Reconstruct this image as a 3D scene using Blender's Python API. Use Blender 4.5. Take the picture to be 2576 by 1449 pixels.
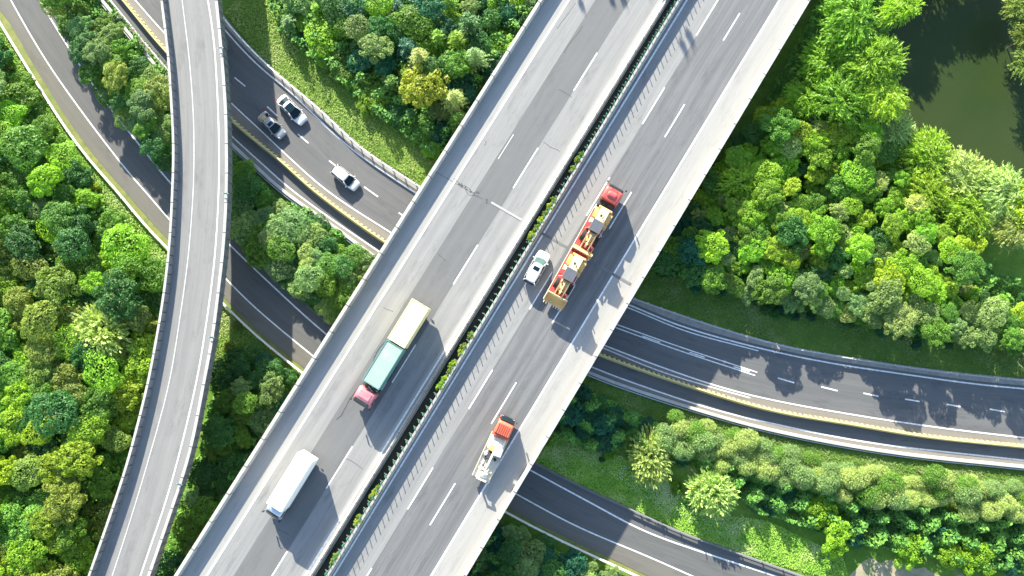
import bpy, bmesh, math, random
import numpy as np
from mathutils import Vector, Matrix
R_ = math.radians
for o in list(bpy.data.objects): bpy.data.objects.remove(o)
S = bpy.context.scene
COL = S.collection
random.seed(7); RNG = np.random.default_rng(7)

# ---------------------------------------------------------------- camera
CAM_H, TILT, FPX = 97.5, R_(5.0), 1707.6          # metres above ground, pitch, focal length on a 2576 px wide picture
cd = bpy.data.cameras.new('camera'); cam = bpy.data.objects.new('camera', cd); COL.objects.link(cam)
cam.location = (0, 0, CAM_H); cam.rotation_euler = (TILT, 0, 0)
cd.sensor_width = 36.0; cd.lens = 36.0 * FPX / 2576.0; cd.clip_start = 1.0; cd.clip_end = 3000
S.camera = cam
# ---------------------------------------------------------------- sky, sun, exposure
SUN_EL = R_(23.5); SHX, SHY = 0.30, -0.954         # direction in which shadows fall
W = bpy.data.worlds.new('World'); S.world = W; W.use_nodes = True
wn = W.node_tree.nodes; wl = W.node_tree.links
sky = wn.new('ShaderNodeTexSky'); sky.sky_type = 'NISHITA'; sky.sun_disc = False
sky.sun_elevation = SUN_EL; sky.sun_rotation = math.atan2(-SHX, -SHY)
sky.air_density = 1.0; sky.dust_density = 0.6
wl.new(sky.outputs[0], wn['Background'].inputs[0]); wn['Background'].inputs[1].default_value = 0.135
sd = bpy.data.lights.new('sun', 'SUN'); sd.energy = 5.0; sd.angle = R_(0.55); sd.color = (1.0, 0.94, 0.8)
sun = bpy.data.objects.new('sun', sd); COL.objects.link(sun)
sv = Vector((SHX * math.cos(SUN_EL), SHY * math.cos(SUN_EL), -math.sin(SUN_EL)))
sun.rotation_euler = sv.to_track_quat('-Z', 'Y').to_euler(); sun.location = (-20, 60, 80)
S.render.engine = 'CYCLES'
S.view_settings.view_transform = 'Standard'; S.view_settings.look = 'None'
S.view_settings.exposure = 1.62; S.view_settings.gamma = 1.0
S.cycles.max_bounces = 6; S.cycles.transparent_max_bounces = 4

# ---------------------------------------------------------------- geometry helpers
_ct, _st = math.cos(TILT), math.sin(TILT)
def at(px, py, z=0.0):
    """point of the place that stands at height z under a spot measured on the photograph"""
    x = (px - 1288) / FPX; y = -(py - 724.5) / FPX
    wy = y * _ct + _st; wz = y * _st - _ct
    k = (z - CAM_H) / wz
    return Vector((x * k, wy * k, z))
def at2(px, py, z=0.0):
    v = at(px, py, z); return np.array((v.x, v.y))

def arc_resample(P, step=None, n=None):
    P = np.asarray(P, float); d = np.linalg.norm(np.diff(P, axis=0), axis=1); s = np.concatenate([[0], np.cumsum(d)])
    if n is None: n = max(2, int(round(s[-1] / step)) + 1)
    t = np.linspace(0, s[-1], n)
    return np.stack([np.interp(t, s, P[:, 0]), np.interp(t, s, P[:, 1])], 1)
def curve(pix, z=0.0, step=1.0, e0=0.0, e1=0.0):
    """smooth ground-plan line through measured points, continued straight past both ends"""
    P = [at2(a, b, z) for a, b in pix]
    if e0: d = P[0] - P[1]; P.insert(0, P[0] + d / np.linalg.norm(d) * e0)
    if e1: d = P[-1] - P[-2]; P.append(P[-1] + d / np.linalg.norm(d) * e1)
    P = np.array(P); m = len(P); out = []
    # smoothing spline: chord-length Catmull-Rom
    t = np.concatenate([[0], np.cumsum(np.linalg.norm(np.diff(P, axis=0), axis=1))])
    T = np.zeros_like(P)
    for i in range(m):
        a, b = max(0, i - 1), min(m - 1, i + 1); T[i] = (P[b] - P[a]) / (t[b] - t[a])
    for i in range(m - 1):
        h = t[i + 1] - t[i]
        for u in np.linspace(0, 1, 13)[:-1]:
            h00 = 2*u**3 - 3*u**2 + 1; h10 = u**3 - 2*u**2 + u; h01 = -2*u**3 + 3*u**2; h11 = u**3 - u**2
            out.append(h00*P[i] + h10*h*T[i] + h01*P[i+1] + h11*h*T[i+1])
    out.append(P[-1])
    Q = arc_resample(out, step)
    for _ in range(6):                                   # take the hand tremor out of the tracing
        Q[1:-1] = 0.25 * Q[:-2] + 0.5 * Q[1:-1] + 0.25 * Q[2:]
    return Q
def tangents(P):
    T = np.gradient(P, axis=0); return T / np.linalg.norm(T, axis=1)[:, None]
def normals(P):
    T = tangents(P); return np.stack([-T[:, 1], T[:, 0]], 1)
def offset(P, d): return P + normals(P) * d

class G:
    """collects shapes, then links them as one mesh object"""
    def __init__(s): s.v = []; s.f = []; s.m = []; s.uv = {}
    def add(s, verts, faces, mi=0, uvs=None):
        b = len(s.v); s.v += [tuple(map(float, p)) for p in verts]
        for k, f in enumerate(faces):
            if uvs is not None: s.uv[len(s.f)] = uvs[k]
            s.f.append(tuple(b + i for i in f)); s.m.append(mi if not isinstance(mi, list) else mi[k])
        return s
    def box(s, c, d, mi=0, rz=0.0, taper=(1, 1), shift=(0, 0)):
        x, y, z = (q / 2 for q in d); P = []
        for sz in (-1, 1):
            tx, ty = taper if sz > 0 else (1, 1); ox, oy = shift if sz > 0 else (0, 0)
            for sx, sy in ((-1, -1), (1, -1), (1, 1), (-1, 1)):
                a, b = sx * x * tx + ox, sy * y * ty + oy
                P.append((c[0] + a * math.cos(rz) - b * math.sin(rz), c[1] + a * math.sin(rz) + b * math.cos(rz), c[2] + sz * z))
        return s.add(P, [(3, 2, 1, 0), (4, 5, 6, 7), (0, 1, 5, 4), (1, 2, 6, 5), (2, 3, 7, 6), (3, 0, 4, 7)], mi)
    def cyl(s, p0, p1, r0, r1=None, n=10, mi=0, caps=True):
        p0, p1 = Vector(p0), Vector(p1); r1 = r0 if r1 is None else r1
        d = (p1 - p0).normalized(); a = d.orthogonal().normalized(); b = d.cross(a); P = []
        for p, r in ((p0, r0), (p1, r1)):
            for k in range(n):
                t = 2 * math.pi * k / n; P.append(p + a * (r * math.cos(t)) + b * (r * math.sin(t)))
        F = [(k, (k + 1) % n, n + (k + 1) % n, n + k) for k in range(n)]
        if caps: F += [tuple(range(n - 1, -1, -1)), tuple(range(n, 2 * n))]
        return s.add(P, F, mi)
    def loft(s, rings, mi=0, caps=True):
        n = len(rings[0]); P = [p for r in rings for p in r]; F = []
        for i in range(len(rings) - 1):
            for k in range(n):
                F.append((i*n + k, i*n + (k+1) % n, (i+1)*n + (k+1) % n, (i+1)*n + k))
        if caps: F += [tuple(range(n - 1, -1, -1)), tuple(range((len(rings)-1)*n, len(rings)*n))]
        return s.add(P, F, mi)
    def prism(s, poly, y0, y1, mi=0):
        """side outline in x-z swept across y"""
        n = len(poly); P = [(a, y0, b) for a, b in poly] + [(a, y1, b) for a, b in poly]
        F = [tuple(range(n)), tuple(range(2*n - 1, n - 1, -1))] + [((k+1) % n, k, n + k, n + (k+1) % n) for k in range(n)]
        return s.add(P, F, mi)
    def sweep(s, P, prof, mi=0, mis=None, v0=0.0):
        """profile [(offset to the left, z)] swept along a ground-plan line, closed round"""
        N = normals(P); n = len(prof); V = []; F = []; U = []; M = []
        L = np.concatenate([[0], np.cumsum(np.linalg.norm(np.diff(P, axis=0), axis=1))]) + v0
        w = [0.0]
        for k in range(n): a, b = prof[k], prof[(k+1) % n]; w.append(w[-1] + math.hypot(a[0]-b[0], a[1]-b[1]))
        for p, q in zip(P, N):
            for o, z in prof: V.append((p[0] + q[0]*o, p[1] + q[1]*o, z))
        for i in range(len(P) - 1):
            for k in range(n):
                F.append((i*n + k, (i+1)*n + k, (i+1)*n + (k+1) % n, i*n + (k+1) % n))
                U.append(((w[k], L[i]), (w[k], L[i+1]), (w[k+1], L[i+1]), (w[k+1], L[i])))
                M.append(mis[k] if mis else mi)
        m = len(P)
        F += [tuple(range(n)), tuple((m-1)*n + k for k in range(n - 1, -1, -1))]
        U += [tuple((0.0, 0.0) for _ in range(n))] * 2; M += [mi, mi]
        return s.add(V, F, M, U)
    def band(s, A, B, z, mi=0):
        """flat sheet between two ground-plan lines"""
        n = max(len(A), len(B)); A = arc_resample(A, n=n); B = arc_resample(B, n=n)
        C = (A + B) / 2; L = np.concatenate([[0], np.cumsum(np.linalg.norm(np.diff(C, axis=0), axis=1))]); Wd = np.linalg.norm(A - B, axis=1)
        V = [(a[0], a[1], z) for a in A] + [(b[0], b[1], z) for b in B]
        F = []; U = []
        for i in range(n - 1):
            q = (i, i + 1, n + i + 1, n + i); F.append(q)
            U.append(((0, L[i]), (0, L[i+1]), (Wd[i+1], L[i+1]), (Wd[i], L[i])))
        a, b, c = (Vector(V[k]) for k in F[0][:3])
        if (b - a).cross(c - a).z < 0: F = [f[::-1] for f in F]; U = [u[::-1] for u in U]
        return s.add(V, F, mi, U)
    def line(s, P, w, z, mi=0): return s.band(offset(P, w/2), offset(P, -w/2), z, mi)
    def dash(s, a, b, w, z, mi=0):
        a, b = np.array(a[:2]), np.array(b[:2]); return s.line(np.array([a, (a+b)/2, b]), w, z, mi)
    def build(s, name, mats, parent=None, bevel=0.0, smooth=False, seg=2, loc=None):
        me = bpy.data.meshes.new(name); me.from_pydata(s.v, [], s.f)
        mats = mats if isinstance(mats, (list, tuple)) else [mats]
        for m in mats: me.materials.append(m)
        me.polygons.foreach_set('material_index', s.m)
        if s.uv:
            uvl = me.uv_layers.new(name='along'); 
            for fi, uu in s.uv.items():
                for li, q in zip(me.polygons[fi].loop_indices, uu): uvl.data[li].uv = q
        if smooth: me.polygons.foreach_set('use_smooth', [True] * len(me.polygons))
        me.update(); o = bpy.data.objects.new(name, me); COL.objects.link(o)
        if parent is not None: o.parent = parent
        if loc is not None: o.location = loc
        if bevel:
            b = o.modifiers.new('bevel', 'BEVEL'); b.width = bevel; b.segments = seg; b.limit_method = 'ANGLE'; b.angle_limit = R_(35)
        return o
def np_mesh(name, V, F, mats, smooth=False):
    V = np.asarray(V, np.float32); F = np.asarray(F, np.int32); k = F.shape[1]
    me = bpy.data.meshes.new(name); me.vertices.add(len(V)); me.vertices.foreach_set('co', V.ravel())
    me.loops.add(F.size); me.loops.foreach_set('vertex_index', F.ravel())
    me.polygons.add(len(F)); me.polygons.foreach_set('loop_start', np.arange(0, F.size, k, dtype=np.int32))
    try: me.polygons.foreach_set('loop_total', np.full(len(F), k, np.int32))
    except Exception: pass
    for m in mats: me.materials.append(m)
    me.update(calc_edges=True); return me
def empty(name, loc=(0, 0, 0), rz=0.0):
    o = bpy.data.objects.new(name, None); COL.objects.link(o); o.location = loc; o.rotation_euler = (0, 0, rz); o.empty_display_size = 0.3
    return o
def tag(o, label=None, cat=None, group=None, kind=None):
    if label: o['label'] = label
    if cat: o['category'] = cat
    if group: o['group'] = group
    if kind: o['kind'] = kind
    return o
def copy_tree(o, parent=None):
    c = o.copy(); COL.objects.link(c)
    if parent is not None: c.parent = parent
    for ch in list(o.children): copy_tree(ch, c)
    return c

# ---------------------------------------------------------------- materials
def newmat(name):
    m = bpy.data.materials.new(name); m.use_nodes = True; return m, m.node_tree.nodes, m.node_tree.links, m.node_tree.nodes['Principled BSDF']
def mixc(n, l, fac, a, b, mode='MIX'):
    x = n.new('ShaderNodeMix'); x.data_type = 'RGBA'; x.blend_type = mode
    for sock, val in ((x.inputs[0], fac), (x.inputs[6], a), (x.inputs[7], b)):
        if isinstance(val, (int, float)): sock.default_value = val
        elif isinstance(val, tuple): sock.default_value = (*val[:3], 1)
        else: l.new(val, sock)
    return x.outputs[2]
def noise(n, l, vec, scale, detail=4, rough=0.6):
    x = n.new('ShaderNodeTexNoise'); x.inputs['Scale'].default_value = scale; x.inputs['Detail'].default_value = detail; x.inputs['Roughness'].default_value = rough
    if vec is not None: l.new(vec, x.inputs['Vector'])
    return x.outputs['Fac']
def remap(n, l, f, a, b, c=0.0, d=1.0):
    x = n.new('ShaderNodeMapRange'); l.new(f, x.inputs[0])
    for i, q in enumerate((a, b, c, d)): x.inputs[i + 1].default_value = q
    return x.outputs[0]
def scaled(n, l, vec, sc):
    x = n.new('ShaderNodeMapping'); x.inputs['Scale'].default_value = sc; l.new(vec, x.inputs['Vector']); return x.outputs[0]
def paint(name, c, rough=0.45, metal=0.0, dirt=0.25, dirtc=(0.12, 0.1, 0.07), scale=1.5, coat=0.0):
    """worn paint, metal, plastic, concrete: base colour with patchy dirt and a little surface relief"""
    m, n, l, p = newmat(name); g = n.new('ShaderNodeTexCoord').outputs['Object']
    f = remap(n, l, noise(n, l, g, scale, 6), 0.45, 0.75, 0, dirt)
    l.new(mixc(n, l, f, c, dirtc), p.inputs['Base Color'])
    l.new(remap(n, l, noise(n, l, g, scale * 4, 3), 0.3, 0.7, max(0.03, rough - 0.1), rough + 0.1), p.inputs['Roughness'])
    p.inputs['Metallic'].default_value = metal; p.inputs['Coat Weight'].default_value = coat; p.inputs['Coat Roughness'].default_value = 0.06
    return m
def road(name, c, c2, streak=0.6, rough=0.85, tint=(0.05, 0.05, 0.05), patch=0.35):
    """asphalt or concrete carriageway: wheel-track streaks along its length, blotches, grit"""
    m, n, l, p = newmat(name); uv = n.new('ShaderNodeUVMap').outputs[0]
    a = noise(n, l, scaled(n, l, uv, (1.1, 0.035, 1)), 1.0, 5, 0.55)
    b = noise(n, l, scaled(n, l, uv, (3.5, 0.09, 1)), 1.0, 4, 0.6)
    d = noise(n, l, uv, 0.22, 6, 0.65); e = noise(n, l, uv, 7.0, 3, 0.7)
    k = mixc(n, l, remap(n, l, a, 0.36, 0.64, 0, streak), c, c2)
    k = mixc(n, l, remap(n, l, b, 0.5, 0.72, 0, streak * 0.5), k, tint)
    k = mixc(n, l, remap(n, l, d, 0.52, 0.75, 0, patch), k, c2)
    k = mixc(n, l, remap(n, l, noise(n, l, scaled(n, l, uv, (0.5, 0.12, 1)), 1.0, 7, 0.75), 0.53, 0.72, 0, 0.8), k, tint)
    k = mixc(n, l, remap(n, l, noise(n, l, scaled(n, l, uv, (0.9, 0.25, 1)), 1.7, 6, 0.8), 0.58, 0.76, 0, 0.5), k, tuple(min(1, q * 1.25) for q in c))
    k = mixc(n, l, remap(n, l, e, 0.25, 0.75, 0.0, 0.5), k, mixc(n, l, 0.55, k, tint))
    l.new(k, p.inputs['Base Color']); p.inputs['Roughness'].default_value = rough
    bp = n.new('ShaderNodeBump'); bp.inputs['Strength'].default_value = 0.25; bp.inputs['Distance'].default_value = 0.02
    l.new(e, bp.inputs['Height']); l.new(bp.outputs[0], p.inputs['Normal'])
    return m
def jointed(name, c, every=4.0):
    m = paint(name, c, 0.88, 0, 0.65, tuple(q * 0.5 for q in c), 0.5); n, l = m.node_tree.nodes, m.node_tree.links; p = n['Principled BSDF']; src = p.inputs['Base Color'].links[0].from_socket
    uv = n.new('ShaderNodeUVMap').outputs[0]; x = n.new('ShaderNodeSeparateXYZ'); l.new(uv, x.inputs[0]); q = n.new('ShaderNodeMath'); q.operation = 'MULTIPLY'; q.inputs[1].default_value = 1 / every; l.new(x.outputs[1], q.inputs[0])
    f = n.new('ShaderNodeMath'); f.operation = 'FRACT'; l.new(q.outputs[0], f.inputs[0]); g = n.new('ShaderNodeMath'); g.operation = 'LESS_THAN'; g.inputs[1].default_value = 0.14 / every; l.new(f.outputs[0], g.inputs[0])
    st = remap(n, l, noise(n, l, scaled(n, l, uv, (0.6, 1.6, 1)), 1.0, 5, 0.7), 0.5, 0.75, 0, 0.6)
    k = mixc(n, l, st, src, tuple(v * 0.55 for v in c)); l.new(mixc(n, l, g.outputs[0], k, tuple(v * 0.25 for v in c)), p.inputs['Base Color']); return m
def leafmat(name, trans=0.36):
    """foliage: takes its hue from the tree it grows on, with lighter and darker shoots"""
    m, n, l, p = newmat(name); oi = n.new('ShaderNodeObjectInfo'); g = n.new('ShaderNodeTexCoord').outputs['Object']
    f = noise(n, l, g, 2.2, 5, 0.7)
    k = mixc(n, l, remap(n, l, f, 0.3, 0.72), mixc(n, l, 1.0, oi.outputs['Color'], (0.6, 0.68, 0.65), 'MULTIPLY'), mixc(n, l, 1.0, oi.outputs['Color'], (1.35, 1.3, 1.1), 'MULTIPLY'))
    l.new(k, p.inputs['Base Color']); p.inputs['Roughness'].default_value = 0.55
    t = n.new('ShaderNodeBsdfTranslucent'); l.new(mixc(n, l, 1.0, k, (1.15, 1.2, 0.6), 'MULTIPLY'), t.inputs[0])
    x = n.new('ShaderNodeMixShader'); x.inputs[0].default_value = trans
    l.new(p.outputs[0], x.inputs[1]); l.new(t.outputs[0], x.inputs[2]); l.new(x.outputs[0], n['Material Output'].inputs[0])
    return m
def plainleaf(name, c1, c2, scale=0.35, c3=None):
    m, n, l, p = newmat(name); g = n.new('ShaderNodeTexCoord').outputs['Object']
    f = remap(n, l, noise(n, l, g, scale, 6, 0.65), 0.33, 0.68)
    k = mixc(n, l, f, c1, c2)
    if c3: k = mixc(n, l, remap(n, l, noise(n, l, g, scale * 0.5, 5, 0.6), 0.5, 0.72, 0, 0.9), k, c3)
    l.new(k, p.inputs['Base Color']); p.inputs['Roughness'].default_value = 0.8
    return m
M = dict(
 deck_lane_light = road('worn light asphalt', (0.285, 0.279, 0.264), (0.216, 0.215, 0.208), 0.7, tint=(0.111, 0.111, 0.111)),
 deck_lane_dark = road('resurfaced asphalt', (0.138, 0.138, 0.135), (0.173, 0.173, 0.170), 0.4, tint=(0.090, 0.090, 0.090)),
 deck_lane_mid = road('trafficked asphalt', (0.187, 0.187, 0.183), (0.118, 0.119, 0.121), 0.9, tint=(0.076, 0.076, 0.080)),
 deck_shoulder = road('pale concrete shoulder', (0.355, 0.345, 0.32), (0.29, 0.283, 0.265), 0.6, tint=(0.208, 0.201, 0.187)),
 deck_shoulder_grey = road('grey median shoulder', (0.235, 0.232, 0.228), (0.187, 0.187, 0.187), 0.45, tint=(0.138, 0.138, 0.138)),
 ramp_lane = road('pale ramp asphalt', (0.245, 0.24, 0.226), (0.195, 0.192, 0.183), 0.7, tint=(0.104, 0.104, 0.104)),
 low_lane = road('dark asphalt', (0.142, 0.141, 0.138), (0.102, 0.103, 0.105), 0.6, tint=(0.059, 0.061, 0.065)),
 low_shoulder = road('dusty asphalt shoulder', (0.228, 0.211, 0.180), (0.187, 0.173, 0.149), 0.5, tint=(0.118, 0.111, 0.097)),
 low_b = road('weathered asphalt', (0.128, 0.127, 0.120), (0.099, 0.098, 0.095), 0.6, tint=(0.059, 0.060, 0.058)),
 low_b_edge = road('sandy asphalt shoulder', (0.159, 0.149, 0.125), (0.125, 0.118, 0.100), 0.5, tint=(0.083, 0.076, 0.069)),
 concrete = paint('weathered concrete', (0.352, 0.345, 0.317), 0.85, 0, 0.6, (0.197, 0.183, 0.155), 0.8),
 concrete_pale = paint('pale concrete', (0.436, 0.429, 0.401), 0.85, 0, 0.5, (0.282, 0.268, 0.232), 1.2),
 concrete_dark = paint('stained and shade-dark concrete', (0.155, 0.162, 0.162), 0.9, 0, 0.6, (0.084, 0.084, 0.084), 0.7),
 concrete_strip = paint('gritty concrete edging', (0.317, 0.303, 0.275), 0.9, 0, 0.8, (0.183, 0.176, 0.141), 1.4),
 parapet = jointed('jointed parapet concrete', (0.47, 0.455, 0.41)), parapet_dark = jointed('shade-dark stained parapet concrete', (0.2, 0.2, 0.195), 1.25),
 white = paint('white road paint', (0.78, 0.78, 0.75), 0.7, 0, 0.8, (0.36, 0.36, 0.34), 2.6),
 white_worn = paint('worn white road paint', (0.6, 0.6, 0.58), 0.8, 0, 0.8, (0.36, 0.36, 0.35), 2.5),
 joint = paint('rubber and steel joint', (0.12, 0.12, 0.12), 0.7, 0, 0.5, (0.25, 0.25, 0.25), 3),
 crack = paint('bitumen crack sealer', (0.05, 0.05, 0.055), 0.8, 0, 0.6, (0.15, 0.15, 0.15), 4),
 yellow = paint('yellow barrier paint', (0.66, 0.55, 0.22), 0.7, 0, 0.5, (0.5, 0.42, 0.25), 2),
 black = paint('black barrier paint', (0.04, 0.04, 0.04), 0.7, 0, 0.4, (0.15, 0.14, 0.12), 2),
 steel = paint('galvanised steel', (0.55, 0.56, 0.57), 0.45, 0.6, 0.4, (0.3, 0.3, 0.28), 2),
 steel_cream = paint('dusty painted steel', (0.66, 0.64, 0.55), 0.6, 0.0, 0.4, (0.4, 0.38, 0.3), 2),
 rail_dark = paint('dark painted rail', (0.035, 0.037, 0.04), 0.6, 0.2, 0.3, (0.12, 0.12, 0.12), 2),
 green_plate = paint('green plastic plate', (0.03, 0.22, 0.13), 0.5, 0, 0.3, (0.2, 0.25, 0.2), 3),
 soil = plainleaf('dark planter soil', (0.012, 0.016, 0.01), (0.03, 0.034, 0.02), 2.0),
 leaf = leafmat('tree leaves'), needle = leafmat('conifer needles', 0.15),
 bark = paint('bark', (0.11, 0.085, 0.06), 0.95, 0, 0.6, (0.04, 0.035, 0.03), 3),
 culm = paint('dry pale stems', (0.36, 0.33, 0.2), 0.8, 0, 0.5, (0.2, 0.17, 0.1), 3),
)
# ================================================================ ground, water, lower roads
ZG, ZR = -0.08, 0.0
def ground_mat():
    m, n, l, p = newmat('rough grass ground'); g = n.new('ShaderNodeTexCoord').outputs['Object']
    big = remap(n, l, noise(n, l, g, 0.09, 6, 0.6), 0.38, 0.66); mid = remap(n, l, noise(n, l, g, 0.55, 6, 0.7), 0.3, 0.7); fine = noise(n, l, g, 5.0, 4, 0.75)
    k = mixc(n, l, big, (0.11, 0.23, 0.015), (0.22, 0.35, 0.04)); k = mixc(n, l, mid, mixc(n, l, 1.0, k, (0.6, 0.7, 0.6), 'MULTIPLY'), k)
    k = mixc(n, l, remap(n, l, noise(n, l, g, 0.22, 7, 0.7), 0.56, 0.7, 0, 0.75), k, (0.36, 0.37, 0.15))
    k = mixc(n, l, remap(n, l, fine, 0.3, 0.7, 0.0, 0.7), k, mixc(n, l, 1.0, k, (0.45, 0.5, 0.4), 'MULTIPLY'))
    l.new(k, p.inputs['Base Color']); p.inputs['Roughness'].default_value = 0.95
    b = n.new('ShaderNodeBump'); b.inputs['Strength'].default_value = 0.6; b.inputs['Distance'].default_value = 0.12
    l.new(noise(n, l, g, 2.4, 6, 0.75), b.inputs['Height']); l.new(b.outputs[0], p.inputs['Normal'])
    return m
g = G(); q = 420.0
g.add([(-q, -q, ZG), (q, -q, ZG), (q, q, ZG), (-q, q, ZG)], [(0, 1, 2, 3)])
tag(g.build('ground', ground_mat()), kind='structure')

def blob_sheet(name, pix, z, mat, amp=0.5, seed=1, step=0.5):
    P = [at2(a, b, z) for a, b in pix]; P.append(P[0]); Q = arc_resample(P, step)[:-1]; r = np.random.default_rng(seed)
    for _ in range(10): Q = 0.25 * np.roll(Q, 1, 0) + 0.5 * Q + 0.25 * np.roll(Q, -1, 0)
    nz = r.normal(0, amp, (len(Q), 2))
    for _ in range(3): nz = 0.25 * np.roll(nz, 1, 0) + 0.5 * nz + 0.25 * np.roll(nz, -1, 0)
    Q = Q + nz
    V = [(a, b, z) for a, b in Q]; gg = G(); gg.add(V, [tuple(range(len(V)))])
    A = sum(Q[i][0]*Q[(i+1) % len(Q)][1] - Q[(i+1) % len(Q)][0]*Q[i][1] for i in range(len(Q)))
    if A < 0: gg.f = [gg.f[0][::-1]]
    o = gg.build(name, mat)
    tag(o, kind='structure'); return o
def water_mat():
    m, n, l, p = newmat('turbid pond water'); g = n.new('ShaderNodeTexCoord').outputs['Object']
    k = mixc(n, l, remap(n, l, noise(n, l, g, 0.08, 4), 0.35, 0.65), (0.026, 0.046, 0.012), (0.034, 0.052, 0.014))
    l.new(k, p.inputs['Base Color']); p.inputs['Roughness'].default_value = 0.42; p.inputs['IOR'].default_value = 1.33; p.inputs['Specular IOR Level'].default_value = 0.3
    b = n.new('ShaderNodeBump'); b.inputs['Strength'].default_value = 0.25; b.inputs['Distance'].default_value = 0.04
    l.new(noise(n, l, g, 2.6, 4, 0.6), b.inputs['Height']); l.new(b.outputs[0], p.inputs['Normal'])
    return m
POND = [(2230, -260), (2235, 60), (2210, 200), (2190, 300), (2260, 380), (2420, 430), (2560, 520), (2760, 620), (2900, 500), (2900, -260)]
blob_sheet('pond', POND, -0.03, water_mat(), 0.6, 3)
soilmat = plainleaf('dry sandy soil', (0.36, 0.31, 0.2), (0.25, 0.23, 0.13), 0.7, (0.14, 0.2, 0.05))
blob_sheet('bare_soil', [(2150, 1415), (2200, 1402), (2280, 1412), (2360, 1432), (2420, 1455), (2520, 1600), (2150, 1600), (2120, 1450)], -0.055, soilmat, 0.8, 5)

C = lambda pts, e=35, st=1.0, z=0.0: curve(pts, z, st, e, e)
N_grass = C([(500, -70), (560, 35), (644, 132), (711, 193), (811, 277), (911, 370), (1057, 467), (1330, 640), (1598, 750), (1932, 858), (2165, 902), (2365, 931), (2576, 953)])
N_line = C([(450, -75), (563, 72), (644, 160), (737, 238), (877, 369), (1041, 483), (1300, 645), (1581, 766), (1721, 823), (1932, 881), (2099, 915), (2265, 940), (2452, 966), (2576, 978)])
S_line = C([(340, 0), (413, 83), (580, 258), (644, 317), (710, 380), (824, 481), (980, 583), (1240, 746), (1521, 869), (1781, 964), (1932, 1004), (2145, 1043), (2365, 1076), (2576, 1101)])
Y_line = C([(313, 0), (415, 123), (580, 296), (644, 352), (704, 400), (794, 481), (967, 606), (1230, 770), (1505, 888), (1715, 963), (1932, 1028), (2132, 1063), (2332, 1096), (2576, 1121)])
W2_line = C([(277, 0), (420, 173), (580, 340), (644, 398), (740, 483), (954, 633), (1210, 800), (1488, 923), (1601, 966), (1782, 1026), (1932, 1063), (2185, 1113), (2576, 1158)])
S_rail = C([(257, 0), (423, 200), (582, 362), (644, 419), (715, 483), (844, 573), (941, 645), (1200, 815), (1481, 937), (1555, 966), (1721, 1021), (1932, 1080), (2232, 1136), (2576, 1174)])
g = G(); g.band(offset(N_line, 0.45), offset(S_line, -0.2), ZR, 0); g.band(offset(S_line, -0.2), offset(Y_line, 0.1), ZR, 1)
g.band(offset(Y_line, 0.1), offset(W2_line, 0.0), ZR, 0); g.band(offset(W2_line, 0.0), offset(S_rail, 0.1), ZR, 1)
main_road = tag(g.build('motorway', [M['low_lane'], M['low_shoulder']]), kind='structure')
g = G(); g.sweep(N_line, [(0.45, 0.10), (0.45, -0.1)] and [(0.46, -0.07), (0.46, 0.05), (0.62, 0.06), (0.62, -0.07)])
A_, B_ = offset(N_line, 0.6), N_grass
n_ = 160; A2, B2 = arc_resample(A_, n=n_), arc_resample(B_, n=n_)
g.band(A2, B2, 0.03)
tag(g.build('concrete_edging', M['concrete_strip']), kind='structure')
# painted lines of the motorway
g = G(); zp = ZR + 0.006
for ln in (N_line, S_line, W2_line): g.line(ln, 0.2, zp)
def sub(P, pa, pb):
    a, b = at2(*pa), at2(*pb); i = np.argmin(np.linalg.norm(P - a, axis=1)); j = np.argmin(np.linalg.norm(P - b, axis=1)); return P[min(i, j):max(i, j) + 1]
NL2 = C([(1430, 719), (1581, 774), (1721, 832), (1891, 878)], 1); g.line(NL2, 0.16, zp)
SL2 = C([(1400, 828), (1521, 877), (1660, 934), (1800, 977), (1870, 996)], 1); g.line(SL2, 0.16, zp)
ML1 = C([(1420, 767), (1551, 816), (1720, 876), (1888, 931)], 1); ML2 = C([(1415, 774), (1546, 823), (1715, 884), (1883, 939)], 1)
g.line(ML1, 0.15, zp); g.line(ML2, 0.15, zp)
for a, b in (((1615, 845), (1661, 861)), ((1734, 886), (1773, 899)), ((1845, 922), (1886, 935))): g.dash(at(*a), at(*b), 0.15, zp)
for a, b in (((590, 195), (617, 217)), ((672, 268), (697, 291)), ((749, 337), (776, 360)), ((828, 404), (856, 426)), ((916, 470), (951, 495)), ((1003, 535), (1040, 560)),
             ((1957, 951), (1998, 963)), ((2066, 973), (2107, 983)), ((2172, 989), (2210, 997)), ((2277, 1004), (2314, 1010)), ((2382, 1017), (2416, 1023)), ((2490, 1029), (2528, 1036))):
    g.dash(at(*a), at(*b), 0.19, zp)
tag(g.build('road_markings', M['white']), kind='structure')

# lower service road
B_verge = C([(-40, 0), (0, 20), (80, 155), (178, 312), (245, 400), (312, 478), (372, 548), (430, 610), (566, 752), (652, 836), (766, 927), (1030, 1130), (1296, 1288), (1428, 1354), (1614, 1441)])
B_rail = C([(-30, -5), (0, 50), (67, 160), (166, 317), (233, 407), (300, 483), (360, 556), (420, 620), (558, 757), (644, 840), (758, 933), (1020, 1138), (1288, 1294), (1421, 1362), (1608, 1449)])
B_w = C([(-10, -70), (27, 0), (110, 143), (200, 273), (320, 430), (367, 483), (425, 551), (567, 700), (644, 776), (782, 891), (1040, 1095), (1296, 1241), (1455, 1326), (1621, 1396), (1741, 1449)])
B_e = C([(75, -45), (108, 15), (213, 183), (283, 280), (377, 397), (428, 460), (573, 611), (644, 680), (817, 838), (1080, 1040), (1333, 1182), (1488, 1266), (1621, 1336), (1788, 1396), (1932, 1443)])
B_edge = C([(110, -10), (143, 54), (227, 172), (300, 270), (395, 390), (446, 446), (598, 600), (717, 723), (830, 820), (1090, 1022), (1344, 1167), (1448, 1221), (1581, 1283), (1721, 1346), (1932, 1422)])
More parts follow.
